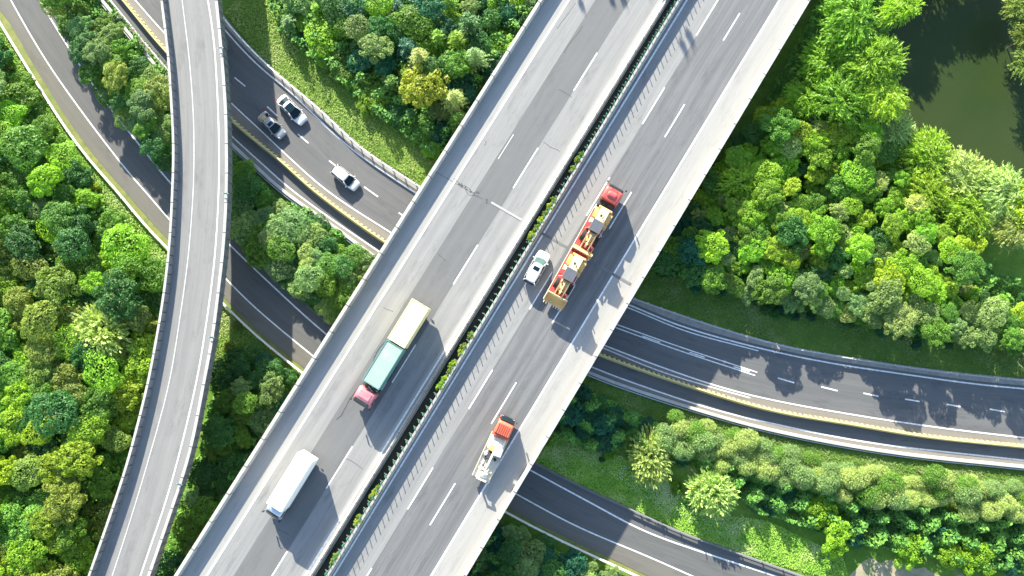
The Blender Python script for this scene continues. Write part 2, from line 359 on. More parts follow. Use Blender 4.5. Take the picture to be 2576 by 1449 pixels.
g = G(); g.band(B_edge, offset(B_w, 0.1), ZR, 0); g.band(offset(B_w, 0.1), B_verge, ZR, 1)
tag(g.build('slip_road', [M['low_b'], M['low_b_edge']]), kind='structure')
g = G(); g.line(B_w, 0.19, zp); g.line(B_e, 0.21, zp); tag(g.build('road_markings', M['white']), kind='structure')
g = G(); g.sweep(B_edge, [(-0.02, -0.07), (-0.02, 0.09), (0.16, 0.09), (0.16, -0.07)]); tag(g.build('kerb', M['concrete_dark']), kind='structure')

g = G(); g.band(B_verge, offset(B_rail, 0.1 if np.dot(normals(B_rail)[50], B_verge[50] - B_rail[50]) < 0 else -0.1), -0.05); tag(g.build('verge', plainleaf('dry yellowish verge', (0.12, 0.16, 0.03), (0.26, 0.26, 0.08), 0.9, (0.1, 0.18, 0.03))), kind='structure')

# ---------------------------------------------------------------- barriers and guard rails on the ground
def stripe_mat():
    m, n, l, p = newmat('black and yellow barrier stripes'); uv = n.new('ShaderNodeUVMap').outputs[0]
    x = n.new('ShaderNodeSeparateXYZ'); l.new(uv, x.inputs[0]); a = n.new('ShaderNodeMath'); a.operation = 'MULTIPLY'; a.inputs[1].default_value = 1 / 0.74; l.new(x.outputs[1], a.inputs[0])
    f = n.new('ShaderNodeMath'); f.operation = 'FRACT'; l.new(a.outputs[0], f.inputs[0]); c = n.new('ShaderNodeMath'); c.operation = 'GREATER_THAN'; c.inputs[1].default_value = 0.52; l.new(f.outputs[0], c.inputs[0])
    d = mixc(n, l, c.outputs[0], (0.045, 0.042, 0.035), (0.64, 0.53, 0.2))
    g = n.new('ShaderNodeTexCoord').outputs['Object']
    d = mixc(n, l, remap(n, l, noise(n, l, g, 1.3, 6, 0.7), 0.42, 0.75, 0, 0.7), d, (0.42, 0.38, 0.28))
    l.new(d, p.inputs['Base Color']); p.inputs['Roughness'].default_value = 0.8; return m
jersey = lambda h, w0, w1: [(-w0, -0.05), (-w0, 0.08), (-w1 - 0.09, 0.3), (-w1, h - 0.02), (-w1 + 0.02, h), (w1 - 0.02, h), (w1, h - 0.02), (w1 + 0.09, 0.3), (w0, 0.08), (w0, -0.05)]
yb = empty('median_barrier', (*Y_line[0], 0)); o0 = Vector((*Y_line[0], 0))
def rel(P, o): return P - np.array(o[:2])
g = G(); g.sweep(rel(offset(Y_line, -0.1), o0), jersey(0.95, 0.3, 0.1), mis=[0, 0, 0, 0, 0, 1, 1, 1, 0, 0]); g.build('barrier_wall', [M['yellow'], stripe_mat()], yb)
tag(yb, 'long yellow concrete barrier with black stripes between motorway carriageways', 'barrier')
def concrete_wall(P, h, w, label):
    r = empty('barrier_wall', (*P[0], 0)); g = G(); g.sweep(rel(P, P[0]), [(-w, -0.07), (-w, h - 0.04), (-w + 0.04, h), (w - 0.04, h), (w, h - 0.04), (w, -0.07)]); g.build('wall', M['concrete_pale'], r)
    return tag(r, label, 'barrier')
sw = concrete_wall(S_rail, 0.55, 0.23, 'low pale concrete wall along the outer side of the narrow motorway lane')
g = G(); r_ = rel(offset(S_rail, -0.42), S_rail[0]); g.sweep(r_, [(-0.06, 0.3), (-0.06, 0.36), (0.06, 0.36), (0.06, 0.3)]); g.build('rail', M['steel'], sw)
rng = random.Random(4)
def guard_rail(P, label, h=0.75, every=2.0, mat='steel', side=1, beamw=0.09, posth=None, skip=0):
    r = empty('guard_rail', (*P[0], 0)); Q = rel(P, P[0])
    g = G(); w = beamw
    g.sweep(Q, [(-w, h - 0.31), (-w, h), (-w * 0.2, h - 0.02), (w * 0.9, h - 0.08), (-w * 0.2, h - 0.155), (w * 0.9, h - 0.23)]); g.build('beam', M[mat], r)
    pts = arc_resample(Q, every); T = tangents(pts)
    inview = [i for i in range(len(pts)) if -75 < (pts[i] + P[0])[0] < 80 and -45 < (pts[i] + P[0])[1] < 58]
    me = None
    if len(inview) > 98: inview = inview[::2]
    for i in inview:
        if me is None:
            gg = G(); hh = posth or h + 0.06; gg.box((0, -0.12 * side, hh / 2 - 0.05), (0.12, 0.14, hh + 0.1)); gg.box((0, -0.03 * side, h - 0.16), (0.12, 0.1, 0.16)); o = gg.build('post', M[mat], r); me = o.data
        else: o = bpy.data.objects.new('post', me); COL.objects.link(o); o.parent = r
        o.location = (pts[i][0], pts[i][1], 0); o.rotation_euler = (0, 0, math.atan2(T[i][1], T[i][0]))
    return tag(r, label, 'guard rail')
Nr = offset(N_grass, -0.25)
guard_rail(Nr, 'steel guard rail on posts along the grassy outer side of the motorway', 0.95, 2.0, 'steel', -1)
guard_rail(B_rail, 'long cream guard rail on the outer verge of the slip road', 0.7, 2.6, 'steel_cream', 1, 0.13)
guard_rail(offset(B_edge, 0.32), 'thin grey guard rail along the inner edge of the slip road', 0.72, 3.0, 'concrete_dark', 1)

# ================================================================ the straight viaduct
ZD = 8.5; ZP = 9.7; Y0, Y1 = -760, 2250
def dl(x0, x1, z=ZD, off=0.0, n=40):
    """line that crosses the picture's top edge at x0 and its bottom edge at x1, at the height of the deck"""
    P = np.array([at2(x0 + (x1 - x0) * y / 1449, y, z) for y in np.linspace(Y0, Y1, n)])
    return arc_resample(P, n=n)
def dp(x0, x1, y, z=ZD): return at(x0 + (x1 - x0) * y / 1449, y, z)
DC = dl(1697, 808)                                        # the median's centre
via = empty('motorway_viaduct', (0, 0, 0)); tag(via, 'wide straight concrete viaduct crossing diagonally over the lower roads', 'viaduct')
eL, eLi = dl(1355, 437, ZP), dl(1364, 446, ZP); eR, eRi = dl(2039, 1174, ZP), dl(2030, 1165, ZP)
mL0, mL1, mR0, mR1 = dl(1672, 776), dl(1684, 791), dl(1707, 822), dl(1720, 832)
for P in (eL, eR):
    g = G()                                               # outer line is traced; the wall thickens inwards
    Pn = normals(P)[0]; inward = 1 if np.dot(Pn, (DC[0] - P[0])) > 0 else -1
    g.sweep(P, [(0, ZD - 1.3), (0, ZP - 0.03), (inward * 0.03, ZP), (inward * 0.4, ZP), (inward * 0.43, ZP - 0.03), (inward * 0.46, ZD + 0.1), (inward * 0.46, ZD - 0.3)])
    o = g.build('parapet', M['parapet'], via)
iL, iR = dl(1363, 445), dl(2031, 1166)
def slab(A, B):
    a, b = arc_resample(A, n=12), arc_resample(B, n=12); V = []; F = []
    for z in (ZD - 0.01, ZD - 1.5):
        V += [(p[0], p[1], z) for p in a] + [(p[0], p[1], z) for p in b]
    n = 12
    for i in range(n - 1):
        F += [(i, i+1, n+i+1, n+i), (2*n+i, 3*n+i, 3*n+i+1, 2*n+i+1), (i, 2*n+i, 2*n+i+1, i+1), (n+i, n+i+1, 3*n+i+1, 3*n+i)]
    F += [(0, n, 3*n, 2*n), (n-1, 3*n-1, 4*n-1, 2*n-1)]
    return V, F
for A, B in ((iL, mL1), (mR0, iR)):
    V, F = slab(A, B); g = G(); g.add(V, F); g.build('deck', M['concrete_dark'], via)
def strip(name, a, b, mat, z=ZD):
    g = G(); g.band(dl(*a), dl(*b), z); return g.build(name, M[mat], via)
strip('shoulder', (1360, 442), (1431, 520), 'deck_shoulder')
strip('traffic_lane', (1431, 520), (1497, 587), 'deck_lane_light')
strip('traffic_lane', (1497, 587), (1585, 684), 'deck_lane_dark')
strip('traffic_lane', (1585, 684), (1655, 757), 'deck_lane_light')
strip('shoulder', (1655, 757), (1686, 793), 'deck_shoulder')
strip('shoulder', (1705, 820), (1728, 840), 'deck_shoulder_grey')
strip('traffic_lane', (1728, 840), (1806, 923), 'deck_lane_light')
strip('traffic_lane', (1806, 923), (1881, 1004), 'deck_lane_mid')
strip('traffic_lane', (1881, 1004), (1961, 1085), 'deck_lane_mid')
strip('shoulder', (1961, 1085), (2034, 1169), 'deck_shoulder')
# markings
g = G(); zm = ZD + 0.006
for a in ((1431, 520), (1665, 767), (1728, 839), (1961, 1084)): g.line(dl(*a), 0.22, zm)
def dashes(x0, x1, ys, w=0.17):
    for ya, yb in ys: g.dash(dp(x0, x1, ya), dp(x0, x1, yb), w, zm)
dashes(1585, 684, [(-350, -240), (-105, -15), (133, 228), (372, 473), (616, 715), (867, 963), (1123, 1229), (1387, 1490), (1650, 1760)])
dashes(1806, 923, [(-300, -215), (-30, 90), (220, 312), (446, 543), (683, 778), (930, 1029), (1176, 1281), (1429, 1530), (1690, 1800)])
dashes(1881, 1004, [(-210, -140), (33, 102), (262, 345), (483, 576), (718, 813), (962, 1066), (1216, 1321), (1480, 1590)])
n0 = len(g.f); dashes(1504, 595, [(338, 400)], 0.1); g.m[n0:] = [1] * (len(g.f) - n0)
g.build('lane_markings', [M['white'], M['white_worn']], via)
# expansion joints and cracks
def joint(name, pts, w, mat, z=zm + 0.004, jit=0.0, seed=1):
    r = np.random.default_rng(seed); P = arc_resample([at2(a, b, ZD) for a, b in pts], 0.35)
    if jit: P = P + normals(P) * np.convolve(r.normal(0, jit, len(P) + 6), np.ones(3) / 3, 'same')[3:-3, None]
    g = G(); g.line(P, w, z); return g.build(name, M[mat], via)
joint('expansion_joint', [(1095, 432), (1240, 515)], 0.07, 'joint', jit=0.09); joint('expansion_joint', [(1236, 509), (1312, 553)], 0.24, 'concrete_pale')
joint('expansion_joint', [(1238, 514), (1310, 556)], 0.08, 'joint', zm + 0.009); joint('expansion_joint', [(1362, 586), (1588, 716)], 0.36, 'concrete_dark'); joint('expansion_joint', [(1362, 588), (1586, 719)], 0.08, 'joint', zm + 0.009)
cr = [((982, 845), (965, 862), (948, 890), (938, 920), (918, 960), (896, 985), (875, 1012), (862, 1040), (846, 1055)), ((1448, 7), (1425, 40), (1401, 73)), ((1465, 67), (1440, 100), (1418, 133)), ((1142, 448), (1170, 470), (1200, 490)), ((1160, 460), (1180, 490), (1215, 500)),
      ((1366, 358), (1388, 371), (1408, 382)), ((866, 1153), (890, 1166), (914, 1180)), ((965, 772), (990, 785)), ((1222, 352), (1228, 362), (1218, 366)), ((1404, 225), (1440, 243)), ((1240, 735), (1262, 748)), ((700, 1330), (728, 1346)), ((1100, 640), (1124, 655))]
for k, c in enumerate(cr): joint('crack', c, 0.06 if k else 0.13, 'crack', zm + 0.003, 0.12, k)
g = G(); rr = random.Random(3)                             # bitumen repair patches torn along the joint
for k in range(16):
    t = rr.random(); c = at(1150 + 85 * t + rr.uniform(-8, 8), 462 + 46 * t + rr.uniform(-5, 5), zm + 0.002); n = rr.randint(5, 8); r0 = rr.uniform(0.05, 0.2)
    g.add([(c.x + r0 * rr.uniform(0.6, 1.5) * math.cos(6.283 * i / n), c.y + r0 * rr.uniform(0.5, 1.2) * math.sin(6.283 * i / n), zm + 0.001 + 0.0001 * k) for i in range(n)], [tuple(range(n))])
g.build('repair_patch', M['crack'], via)
# piers below the deck
for y in (-520, -60, 1560, 2050):
    for x0, x1 in ((1490, 600), (1880, 1010)):
        c = dp(x0, x1, y); g = G(); d = DC[5] - DC[4]; an = math.atan2(d[1], d[0])
        g.box((c.x, c.y, 3.3), (1.6, 5.0, 7.2), rz=an); g.box((c.x, c.y, 6.55), (2.0, 11.0, 0.9), rz=an); g.build('pier', M['concrete_dark'], via, bevel=0.1)
# median: two barriers with a planted trough between
DT = tangents(DC)[5]; DA = math.atan2(DT[1], DT[0])
def toward(P, d): 
    n = normals(P)[0]; s = 1 if np.dot(n, d) > 0 else -1; return s
nR = np.array(at2(2000, 700, ZD)) - np.array(at2(1300, 700, ZD))
s = toward(mL0, nR); g = G(); hL = ZD + 0.75
g.sweep(mL0, [(0, ZD - 0.05), (s * 0.16, ZD + 0.3), (s * 0.26, hL), (s * 0.42, hL), (s * 0.46, ZD - 0.05)]); wl_ = mL0
g.build('median_barrier', M['concrete_pale'], via)
s = toward(mR0, nR); g = G(); hR = ZD + 1.15
g.sweep(mR0, [(0, ZD - 0.6), (0, hR - 0.03), (s * 0.03, hR), (s * 0.26, hR), (s * 0.3, ZD + 0.4), (s * 0.5, ZD + 0.08), (s * 0.5, ZD - 0.05)])
g.build('median_barrier', M['concrete'], via)
g = G(); g.band(dl(1682, 790), dl(1709, 824), ZD - 0.25); g.build('planter_soil', M['soil'], via)
# dark rail on posts above the left-hand median barrier
mr = empty('median_rail'); tag(mr, 'thin dark rail on short posts along the side of the planted median', 'guard rail')
rl = offset(mL0, toward(mL0, nR) * 0.36); g = G()
g.sweep(rl, [(-0.05, hL + 0.3), (-0.05, hL + 0.4), (0.05, hL + 0.4), (0.05, hL + 0.3)]); g.build('beam', M['rail_dark'], mr)
pp = arc_resample(rl, 2.05); me = None; k = 0
for p in pp:
    if not (-60 < p[0] < 40 and -48 < p[1] < 62): continue
    if me is None:
        gg = G(); gg.box((0, 0, hL + 0.15), (0.09, 0.09, 0.36)); gg.box((0, 0.1 * toward(mL0, nR) * -1, hL + 0.35), (0.06, 0.26, 0.06)); o = gg.build('post', M['rail_dark'], mr); me = o.data
    else: o = bpy.data.objects.new('post', me); COL.objects.link(o); o.parent = mr
    o.location = (p[0], p[1], 0); o.rotation_euler = (0, 0, DA)

# anti-glare boards standing in the median, one every metre
mc = dl(1703, 818); pts = arc_resample(mc, 1.0)
def board_proto():
    r = empty('anti_glare_board'); sa = math.atan2(SHY, SHX) - DA
    g = G(); g.cyl((0, 0, -0.3), (0, 0, 1.25), 0.05, n=6); g.box((0, 0.1, 0.62), (0.1, 0.95, 0.07)); g.build('bracket', M['concrete_dark'], r)
    g = G(); g.box((0.03 * math.cos(sa), 0.03 * math.sin(sa), 1.42), (0.3, 0.09, 0.9), rz=sa); g.box((0.0, 0.0, 1.83), (0.16, 0.12, 0.04), rz=sa); g.build('plate', M['green_plate'], r, bevel=0.012)
    return r
proto = board_proto(); first = True
for p in pts:
    if not (-52 < p[0] < 40 and -46 < p[1] < 62): continue
    o = proto if first else copy_tree(proto); first = False
    o.location = (p[0], p[1], ZD); o.rotation_euler = (0, 0, DA + rng.uniform(-0.05, 0.05))
    tag(o, 'slim green anti-glare board on a crossbar in the viaduct median', 'anti-glare board', 'anti-glare boards in the viaduct median')

# ================================================================ the curved ramp
ZB, ZBP = 8.0, 9.05
def rc(pts, z): return curve(pts, z, 1.0, 40, 40)
rL = rc([(403, 0), (420, 143), (428, 267), (433, 367), (430, 483), (422, 623), (405, 763), (383, 890), (368, 966), (320, 1153), (277, 1286), (220, 1449)], ZBP)
rR = rc([(547, 0), (560, 133), (570, 267), (572.5, 375), (572, 483), (565, 616), (550, 750), (537, 850), (515, 966), (480, 1139), (433, 1286), (377, 1449)], ZBP)
lR = rc([(523, 0), (537, 90), (547, 240), (551, 370), (550, 483), (540, 649), (520, 806), (493, 966), (430, 1219), (353, 1449)], ZB)
lL = rc([(458, 0), (477, 157), (487, 300), (488, 400), (486, 483), (473, 650), (450, 816), (425, 966), (367, 1179), (320, 1333), (282, 1449)], ZB)
ramp = empty('ramp_viaduct'); tag(ramp, 'tall narrow curved concrete ramp bridge with two thin white lines, sweeping past the wood', 'viaduct')
ins = 1 if np.dot(normals(rL)[5], rR[5] - rL[5]) > 0 else -1
g = G(); g.sweep(rL, [(0, ZB - 1.2), (0, ZBP - 0.03), (ins * 0.03, ZBP), (ins * 0.3, ZBP), (ins * 0.33, ZBP - 0.03), (ins * 0.36, ZB - 0.2)], mis=[0, 0, 0, 0, 1, 0]); g.build('parapet', [M['parapet'], M['parapet_dark']], ramp)  # shade painted into the stained inner face with darker concrete
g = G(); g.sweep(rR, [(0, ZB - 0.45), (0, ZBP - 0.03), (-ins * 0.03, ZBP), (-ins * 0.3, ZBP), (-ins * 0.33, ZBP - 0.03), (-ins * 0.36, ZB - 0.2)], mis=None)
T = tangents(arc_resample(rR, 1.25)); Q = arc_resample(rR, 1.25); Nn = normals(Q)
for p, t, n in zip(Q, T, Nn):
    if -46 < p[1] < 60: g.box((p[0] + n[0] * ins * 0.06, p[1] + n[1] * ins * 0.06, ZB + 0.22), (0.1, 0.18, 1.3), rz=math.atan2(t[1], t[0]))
g.build('parapet', M['concrete_dark'], ramp)  # outer face coloured dark to stand in for its unlit side
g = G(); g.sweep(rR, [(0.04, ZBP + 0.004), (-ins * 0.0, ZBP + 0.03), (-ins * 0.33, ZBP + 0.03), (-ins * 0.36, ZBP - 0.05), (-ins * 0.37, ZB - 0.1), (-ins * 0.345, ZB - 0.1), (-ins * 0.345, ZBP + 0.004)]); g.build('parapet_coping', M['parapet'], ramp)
g = G(); off_l, off_r = offset(rL, ins * 0.2), offset(rR, -ins * 0.2); so = offset(rR, -ins * 1.3)
a, b = arc_resample(off_l, n=80), arc_resample(off_r, n=80); n = 80
V = [(p[0], p[1], z) for z, q in ((ZB - 0.01, a), (ZB - 0.01, b), (ZB - 1.5, a), (ZB - 1.5, arc_resample(so, n=n))) for p in q]; F = []
for i in range(n - 1): F += [(i, i+1, n+i+1, n+i), (2*n+i, 3*n+i, 3*n+i+1, 2*n+i+1), (i, 2*n+i, 2*n+i+1, i+1), (n+i, n+i+1, 3*n+i+1, 3*n+i)]
g.add(V, F); g.build('deck', M['concrete_dark'], ramp)
g = G(); g.band(off_l, lL, ZB, 0); g.band(lL, lR, ZB, 0); g.band(lR, off_r, ZB, 1); g.build('road_surface', [M['ramp_lane'], M['deck_shoulder_grey']], ramp)
g = G(); g.line(lR, 0.17, ZB + 0.006); g.build('edge_line', M['white'], ramp)
g = G(); g.line(lL, 0.1, ZB + 0.006); g.build('edge_line', M['white_worn'], ramp)
mid = arc_resample((arc_resample(rL, n=60) + arc_resample(rR, n=60)) / 2, n=60); Tm = tangents(mid)
for i in (4, 16, 45, 56):
    g = G(); p, t = mid[i], Tm[i]; g.box((p[0], p[1], 3.0), (1.4, 2.6, 6.6), rz=math.atan2(t[1], t[0])); g.box((p[0], p[1], 6.0), (1.7, 6.4, 0.9), rz=math.atan2(t[1], t[0])); g.build('pier', M['concrete_dark'], ramp, bevel=0.1)
# small marker boards bracketed to the ramp parapet
M['teal'] = paint('teal painted board', (0.02, 0.12, 0.13), 0.5, 0, 0.3, (0.2, 0.22, 0.22), 3)
def marker(px, py, label):
    c = at(px, py, ZBP); i = np.argmin(np.linalg.norm(rR - np.array((c.x, c.y)), axis=1)); t = tangents(rR)[i]
    r = empty('marker_board', (rR[i][0], rR[i][1], ZBP), math.atan2(t[1], t[0])); g = G(); s = ins
    g.box((0, 0.05 * -s, 0.1), (0.09, 0.09, 0.5)); g.box((0, -0.1 * s, 0.33), (0.07, 0.8, 0.07)); g.build('bracket', M['steel'], r)
    g = G(); g.box((0.03, 0.2 * -s + 0.1, 0.45), (0.24, 0.5, 0.07), taper=(0.8, 0.5)); g.build('plate', M['teal'], r, bevel=0.02); return tag(r, label, 'marker board')
marker(556, 124, 'small teal marker board on the ramp parapet nearest the top of the photo')
marker(570, 481, 'small teal marker board on the ramp parapet above the shaded trees between the roads')
marker(535, 849, 'small teal marker board on the ramp parapet beside the sunlit grass patch')
marker(452, 1217, 'small teal marker board on the ramp parapet lowest in the photo')
# ================================================================ vegetation
def sph(r, n):
    v = r.normal(size=(n, 3)); return v / np.linalg.norm(v, axis=1)[:, None]
def leaf_mesh(name, P, N, size, aspect, r, mat, U=None, droop=0.0):
    """one small four-cornered leaf spray at each point, facing N"""
    n = len(P); N = N / np.linalg.norm(N, axis=1)[:, None]
    t = sph(r, n) if U is None else U
    u = t - N * np.sum(t * N, 1)[:, None]; u /= np.linalg.norm(u, axis=1)[:, None] + 1e-9
    v = np.cross(N, u); s = (size * r.uniform(0.6, 1.3, n))[:, None] if np.isscalar(size) else size[:, None]
    V = np.stack([P - u * s, P + v * s * aspect, P + u * s - N * s * droop, P - v * s * aspect], 1).reshape(-1, 3)
    F = np.arange(4 * n).reshape(n, 4)
    return np_mesh(name, V, F, [mat])
def broadleaf(name, seed, lumps=24, leaves=2600, size=0.075, flat=0.78, spread=0.66, lr=(0.2, 0.38), jitter=0.55, aspect=0.62):
    r = np.random.default_rng(seed); C_ = []
    d = sph(r, lumps * 4); d = d[d[:, 2] > -0.25][:lumps]
    for k in range(len(d)): C_.append((d[k] * np.array([1, 1, flat]) * spread * r.uniform(0.75, 1.12), r.uniform(*lr)))
    C_.append((np.zeros(3), 0.6))
    for a in range(7):
        q = r.uniform(-0.45, 0.45, 3); q[2] = abs(q[2]) * 0.9; C_.append((q, r.uniform(0.28, 0.42)))
    A = np.array([c[1]**2 for c in C_]); A = A / A.sum(); P = []; N = []
    for (c, rad), w in zip(C_, A):
        m = int(leaves * w * 2.2) + 8; dd = sph(r, m); p = c + dd * rad * r.uniform(0.82, 1.06, (m, 1)) * np.array([1, 1, 0.9])
        keep = np.ones(m, bool)
        for c2, r2 in C_:
            if c2 is not c: keep &= np.linalg.norm(p - c2, axis=1) > r2 * 0.86
        keep &= p[:, 2] > -0.62
        P.append(p[keep]); N.append(dd[keep])
    P = np.concatenate(P); N = np.concatenate(N)
    if len(P) > leaves: i = r.permutation(len(P))[:leaves]; P, N = P[i], N[i]
    N = N + np.array([0, 0, 0.25]) + r.normal(0, jitter, P.shape)
    return leaf_mesh(name, P, N, size, aspect, r, M['leaf'])
def strands(name, seed, n=190, per=13, size=0.085, aspect=0.2, length=(0.35, 0.65), rise=0.16, fall=0.5, spread=0.75, flat=0.75, wind=(0, 0)):
    """feathery crown: arching sprays of narrow leaves"""
    r = np.random.default_rng(seed); P = []; N = []; U = []
    d = sph(r, n * 3); d = d[d[:, 2] > -0.15][:n]
    for k in range(len(d)):
        o = d[k] * np.array([1, 1, flat]) * spread * r.uniform(0.35, 1.0)
        h = np.array([d[k][0], d[k][1], 0]) + np.array([wind[0], wind[1], 0]) + r.normal(0, 0.35, 3) * np.array([1, 1, 0]); h /= np.linalg.norm(h) + 1e-6
        L = r.uniform(*length); t = np.sort(r.uniform(0, 1, per)); z = rise * t * 1.6 - fall * L * t**2
        p = o + h * (L * t)[:, None] + np.array([0, 0, 1.0]) * z[:, None] + r.normal(0, 0.022, (per, 3))
        P.append(p); N.append(np.tile([0, 0, 1.0], (per, 1)) + r.normal(0, 0.5, (per, 3)))
        U.append(np.tile(h - np.array([0, 0, 0.3]), (per, 1)) + r.normal(0, 0.4, (per, 3)))
    return leaf_mesh(name, np.concatenate(P), np.concatenate(N), size, aspect, r, M['leaf'], np.concatenate(U))
def conifer(name, seed, levels=13, needles=3000):
    r = np.random.default_rng(seed); P = []; N = []; U = []
    for L in range(levels):
        f = L / levels; z = -0.9 + 2.3 * f; rad = 1.0 * (1 - f)**0.8 + 0.06; nb = 9 if f < 0.6 else 7
        for b in range(nb):
            a = 2 * math.pi * (b + 0.5 * (L % 2)) / nb + r.normal(0, 0.12); h = np.array([math.cos(a), math.sin(a), 0]); w = np.array([-h[1], h[0], 0]); m = int(needles / (levels * 8) * (0.5 + rad))
            t = r.uniform(0.08, 1, m); side = r.normal(0, 1, m) * 0.13 * rad * (1.1 - t)
            p = h * (t * rad * r.uniform(0.9, 1.1))[:, None] + w * side[:, None]; p[:, 2] = z - 0.22 * t**2 * rad + 0.1 * t + r.normal(0, 0.02, m)
            P.append(p); N.append(np.tile([0, 0, 1.0], (m, 1)) + r.normal(0, 0.35, (m, 3))); U.append(h + w * np.sign(side)[:, None] * 0.9)
    return leaf_mesh(name, np.concatenate(P), np.concatenate(N), 0.1, 0.26, r, M['needle'], np.concatenate(U))
def spiky(name, seed, n=260, per=9):
    """light open crown of straight shoots pointing outward"""
    r = np.random.default_rng(seed); P = []; N = []; U = []
    d = sph(r, n * 3); d = d[d[:, 2] > -0.1][:n]
    for k in range(len(d)):
        t = r.uniform(0.45, 1.0, per); p = (d[k] * np.array([1, 1, 0.72]) * r.uniform(0.8, 1.08)) * t[:, None] + r.normal(0, 0.03, (per, 3))
        P.append(p); U.append(np.tile(d[k], (per, 1)) + r.normal(0, 0.35, (per, 3))); N.append(np.cross(np.tile(d[k], (per, 1)), sph(r, per)) + np.array([0, 0, 0.45]))
    return leaf_mesh(name, np.concatenate(P), np.concatenate(N), 0.085, 0.42, r, M['leaf'], np.concatenate(U))
def trunk_mesh(name, seed, limbs=5, lean=0.04):
    r = random.Random(seed); g = G(); p = Vector((0, 0, -0.1)); rad = 0.055
    for k in range(4):
        q = p + Vector((r.uniform(-lean, lean), r.uniform(-lean, lean), 0.3)); g.cyl(p, q, rad, rad * 0.78, 7, caps=False); p = q; rad *= 0.78
    for k in range(limbs):
        a = 2 * math.pi * (k + r.uniform(-0.3, 0.3)) / limbs; z0 = r.uniform(0.55, 0.95); s0 = Vector((0, 0, z0)); e = Vector((0.5 * math.cos(a), 0.5 * math.sin(a), z0 + r.uniform(0.3, 0.55)))
        m_ = s0.lerp(e, 0.5) + Vector((0, 0, 0.06)); g.cyl(s0, m_, 0.026, 0.017, 5, caps=False); g.cyl(m_, e, 0.017, 0.006, 5, caps=False)
    me = bpy.data.meshes.new(name); me.from_pydata(g.v, [], g.f); me.materials.append(M['bark']); me.polygons.foreach_set('use_smooth', [True] * len(me.polygons)); me.update(); return me
PROTO = dict(
 round=[broadleaf('crown', 11 + k, 34 + 6 * k, 6200, size=0.047, lr=(0.15, 0.33), spread=0.72, jitter=0.6) for k in range(6)],
 fine=[broadleaf('crown', 31 + k, 60, 6400, size=0.045, lr=(0.1, 0.2), spread=0.82, jitter=0.7) for k in range(5)],
 loose=[broadleaf('crown', 51 + k, 30, 5200, size=0.052, lr=(0.12, 0.28), spread=0.92, jitter=0.9, flat=0.65) for k in range(5)],
 willow=[strands('crown', 71 + k, 330, 13, size=0.085, aspect=0.25, wind=(0.5, -0.1)) for k in range(3)],
 conifer=[conifer('crown', 91 + k) for k in range(2)],
 spiky=[spiky('crown', 95 + k, 420, 10) for k in range(2)],
)
TRUNKS = [trunk_mesh('trunk', 5 + k) for k in range(4)]
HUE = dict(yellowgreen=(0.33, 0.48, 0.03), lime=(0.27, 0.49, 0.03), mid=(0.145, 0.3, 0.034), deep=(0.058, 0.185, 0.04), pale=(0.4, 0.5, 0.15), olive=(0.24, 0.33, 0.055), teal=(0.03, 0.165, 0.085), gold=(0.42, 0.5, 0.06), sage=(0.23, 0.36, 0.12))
HNAME = dict(yellowgreen='yellow-green', lime='bright lime-green', mid='mid-green', deep='dark green', pale='pale green', olive='olive-green', teal='bluish-green', gold='golden yellow-green', sage='greyish-green')
SNAME = dict(round='rounded lumpy', fine='fine-leaved', loose='loose open', willow='feathery drooping', conifer='star-shaped conifer', spiky='spiky-shooted')
TR = random.Random(21); PLANTED = []
def tree(x, y, Rr, h, sp, hue, label, group=None, kind='tree', cat='tree', zs=1.0, tint=None):
    """h = height of the crown's top"""
    r = empty(kind, (x, y, ZG), TR.uniform(0, 6.28))
    me = TR.choice(PROTO[sp]); c = bpy.data.objects.new('crown', me); COL.objects.link(c); c.parent = r
    top = {'conifer': 1.4, 'willow': 0.85}.get(sp, 0.95); sz = Rr * zs
    zc = max(h - top * sz, 0.35 * sz); c.location = (0, 0, zc); c.scale = (Rr * TR.uniform(0.8, 1.25), Rr * TR.uniform(0.8, 1.25), sz)
    hc = HUE[hue]; b = TR.uniform(0.78, 1.22); w = TR.uniform(-0.12, 0.12)
    c.color = (min(0.6, hc[0] * b * (1 + w)), hc[1] * b, hc[2] * b * (1 - w), 1) if tint is None else (*tint, 1)
    t = bpy.data.objects.new('trunk', TR.choice(TRUNKS)); COL.objects.link(t); t.parent = r; k = max(zc, 0.6); t.scale = (max(Rr * 0.8, 0.6), max(Rr * 0.8, 0.6), k / 1.1)
    tag(r, label, cat, group); PLANTED.append((x, y, Rr)); return r
def inside(P, poly):
    x, y = P; n = len(poly); c = False; j = n - 1
    for i in range(n):
        xi, yi = poly[i]; xj, yj = poly[j]
        if (yi > y) != (yj > y) and x < (xj - xi) * (y - yi) / (yj - yi) + xi: c = not c
        j = i
    return c
def dist_line(p, L): return np.min(np.linalg.norm(L - np.array(p), axis=1))
ROADLINES = [N_grass, Y_line, S_rail, B_rail, B_edge, B_w]
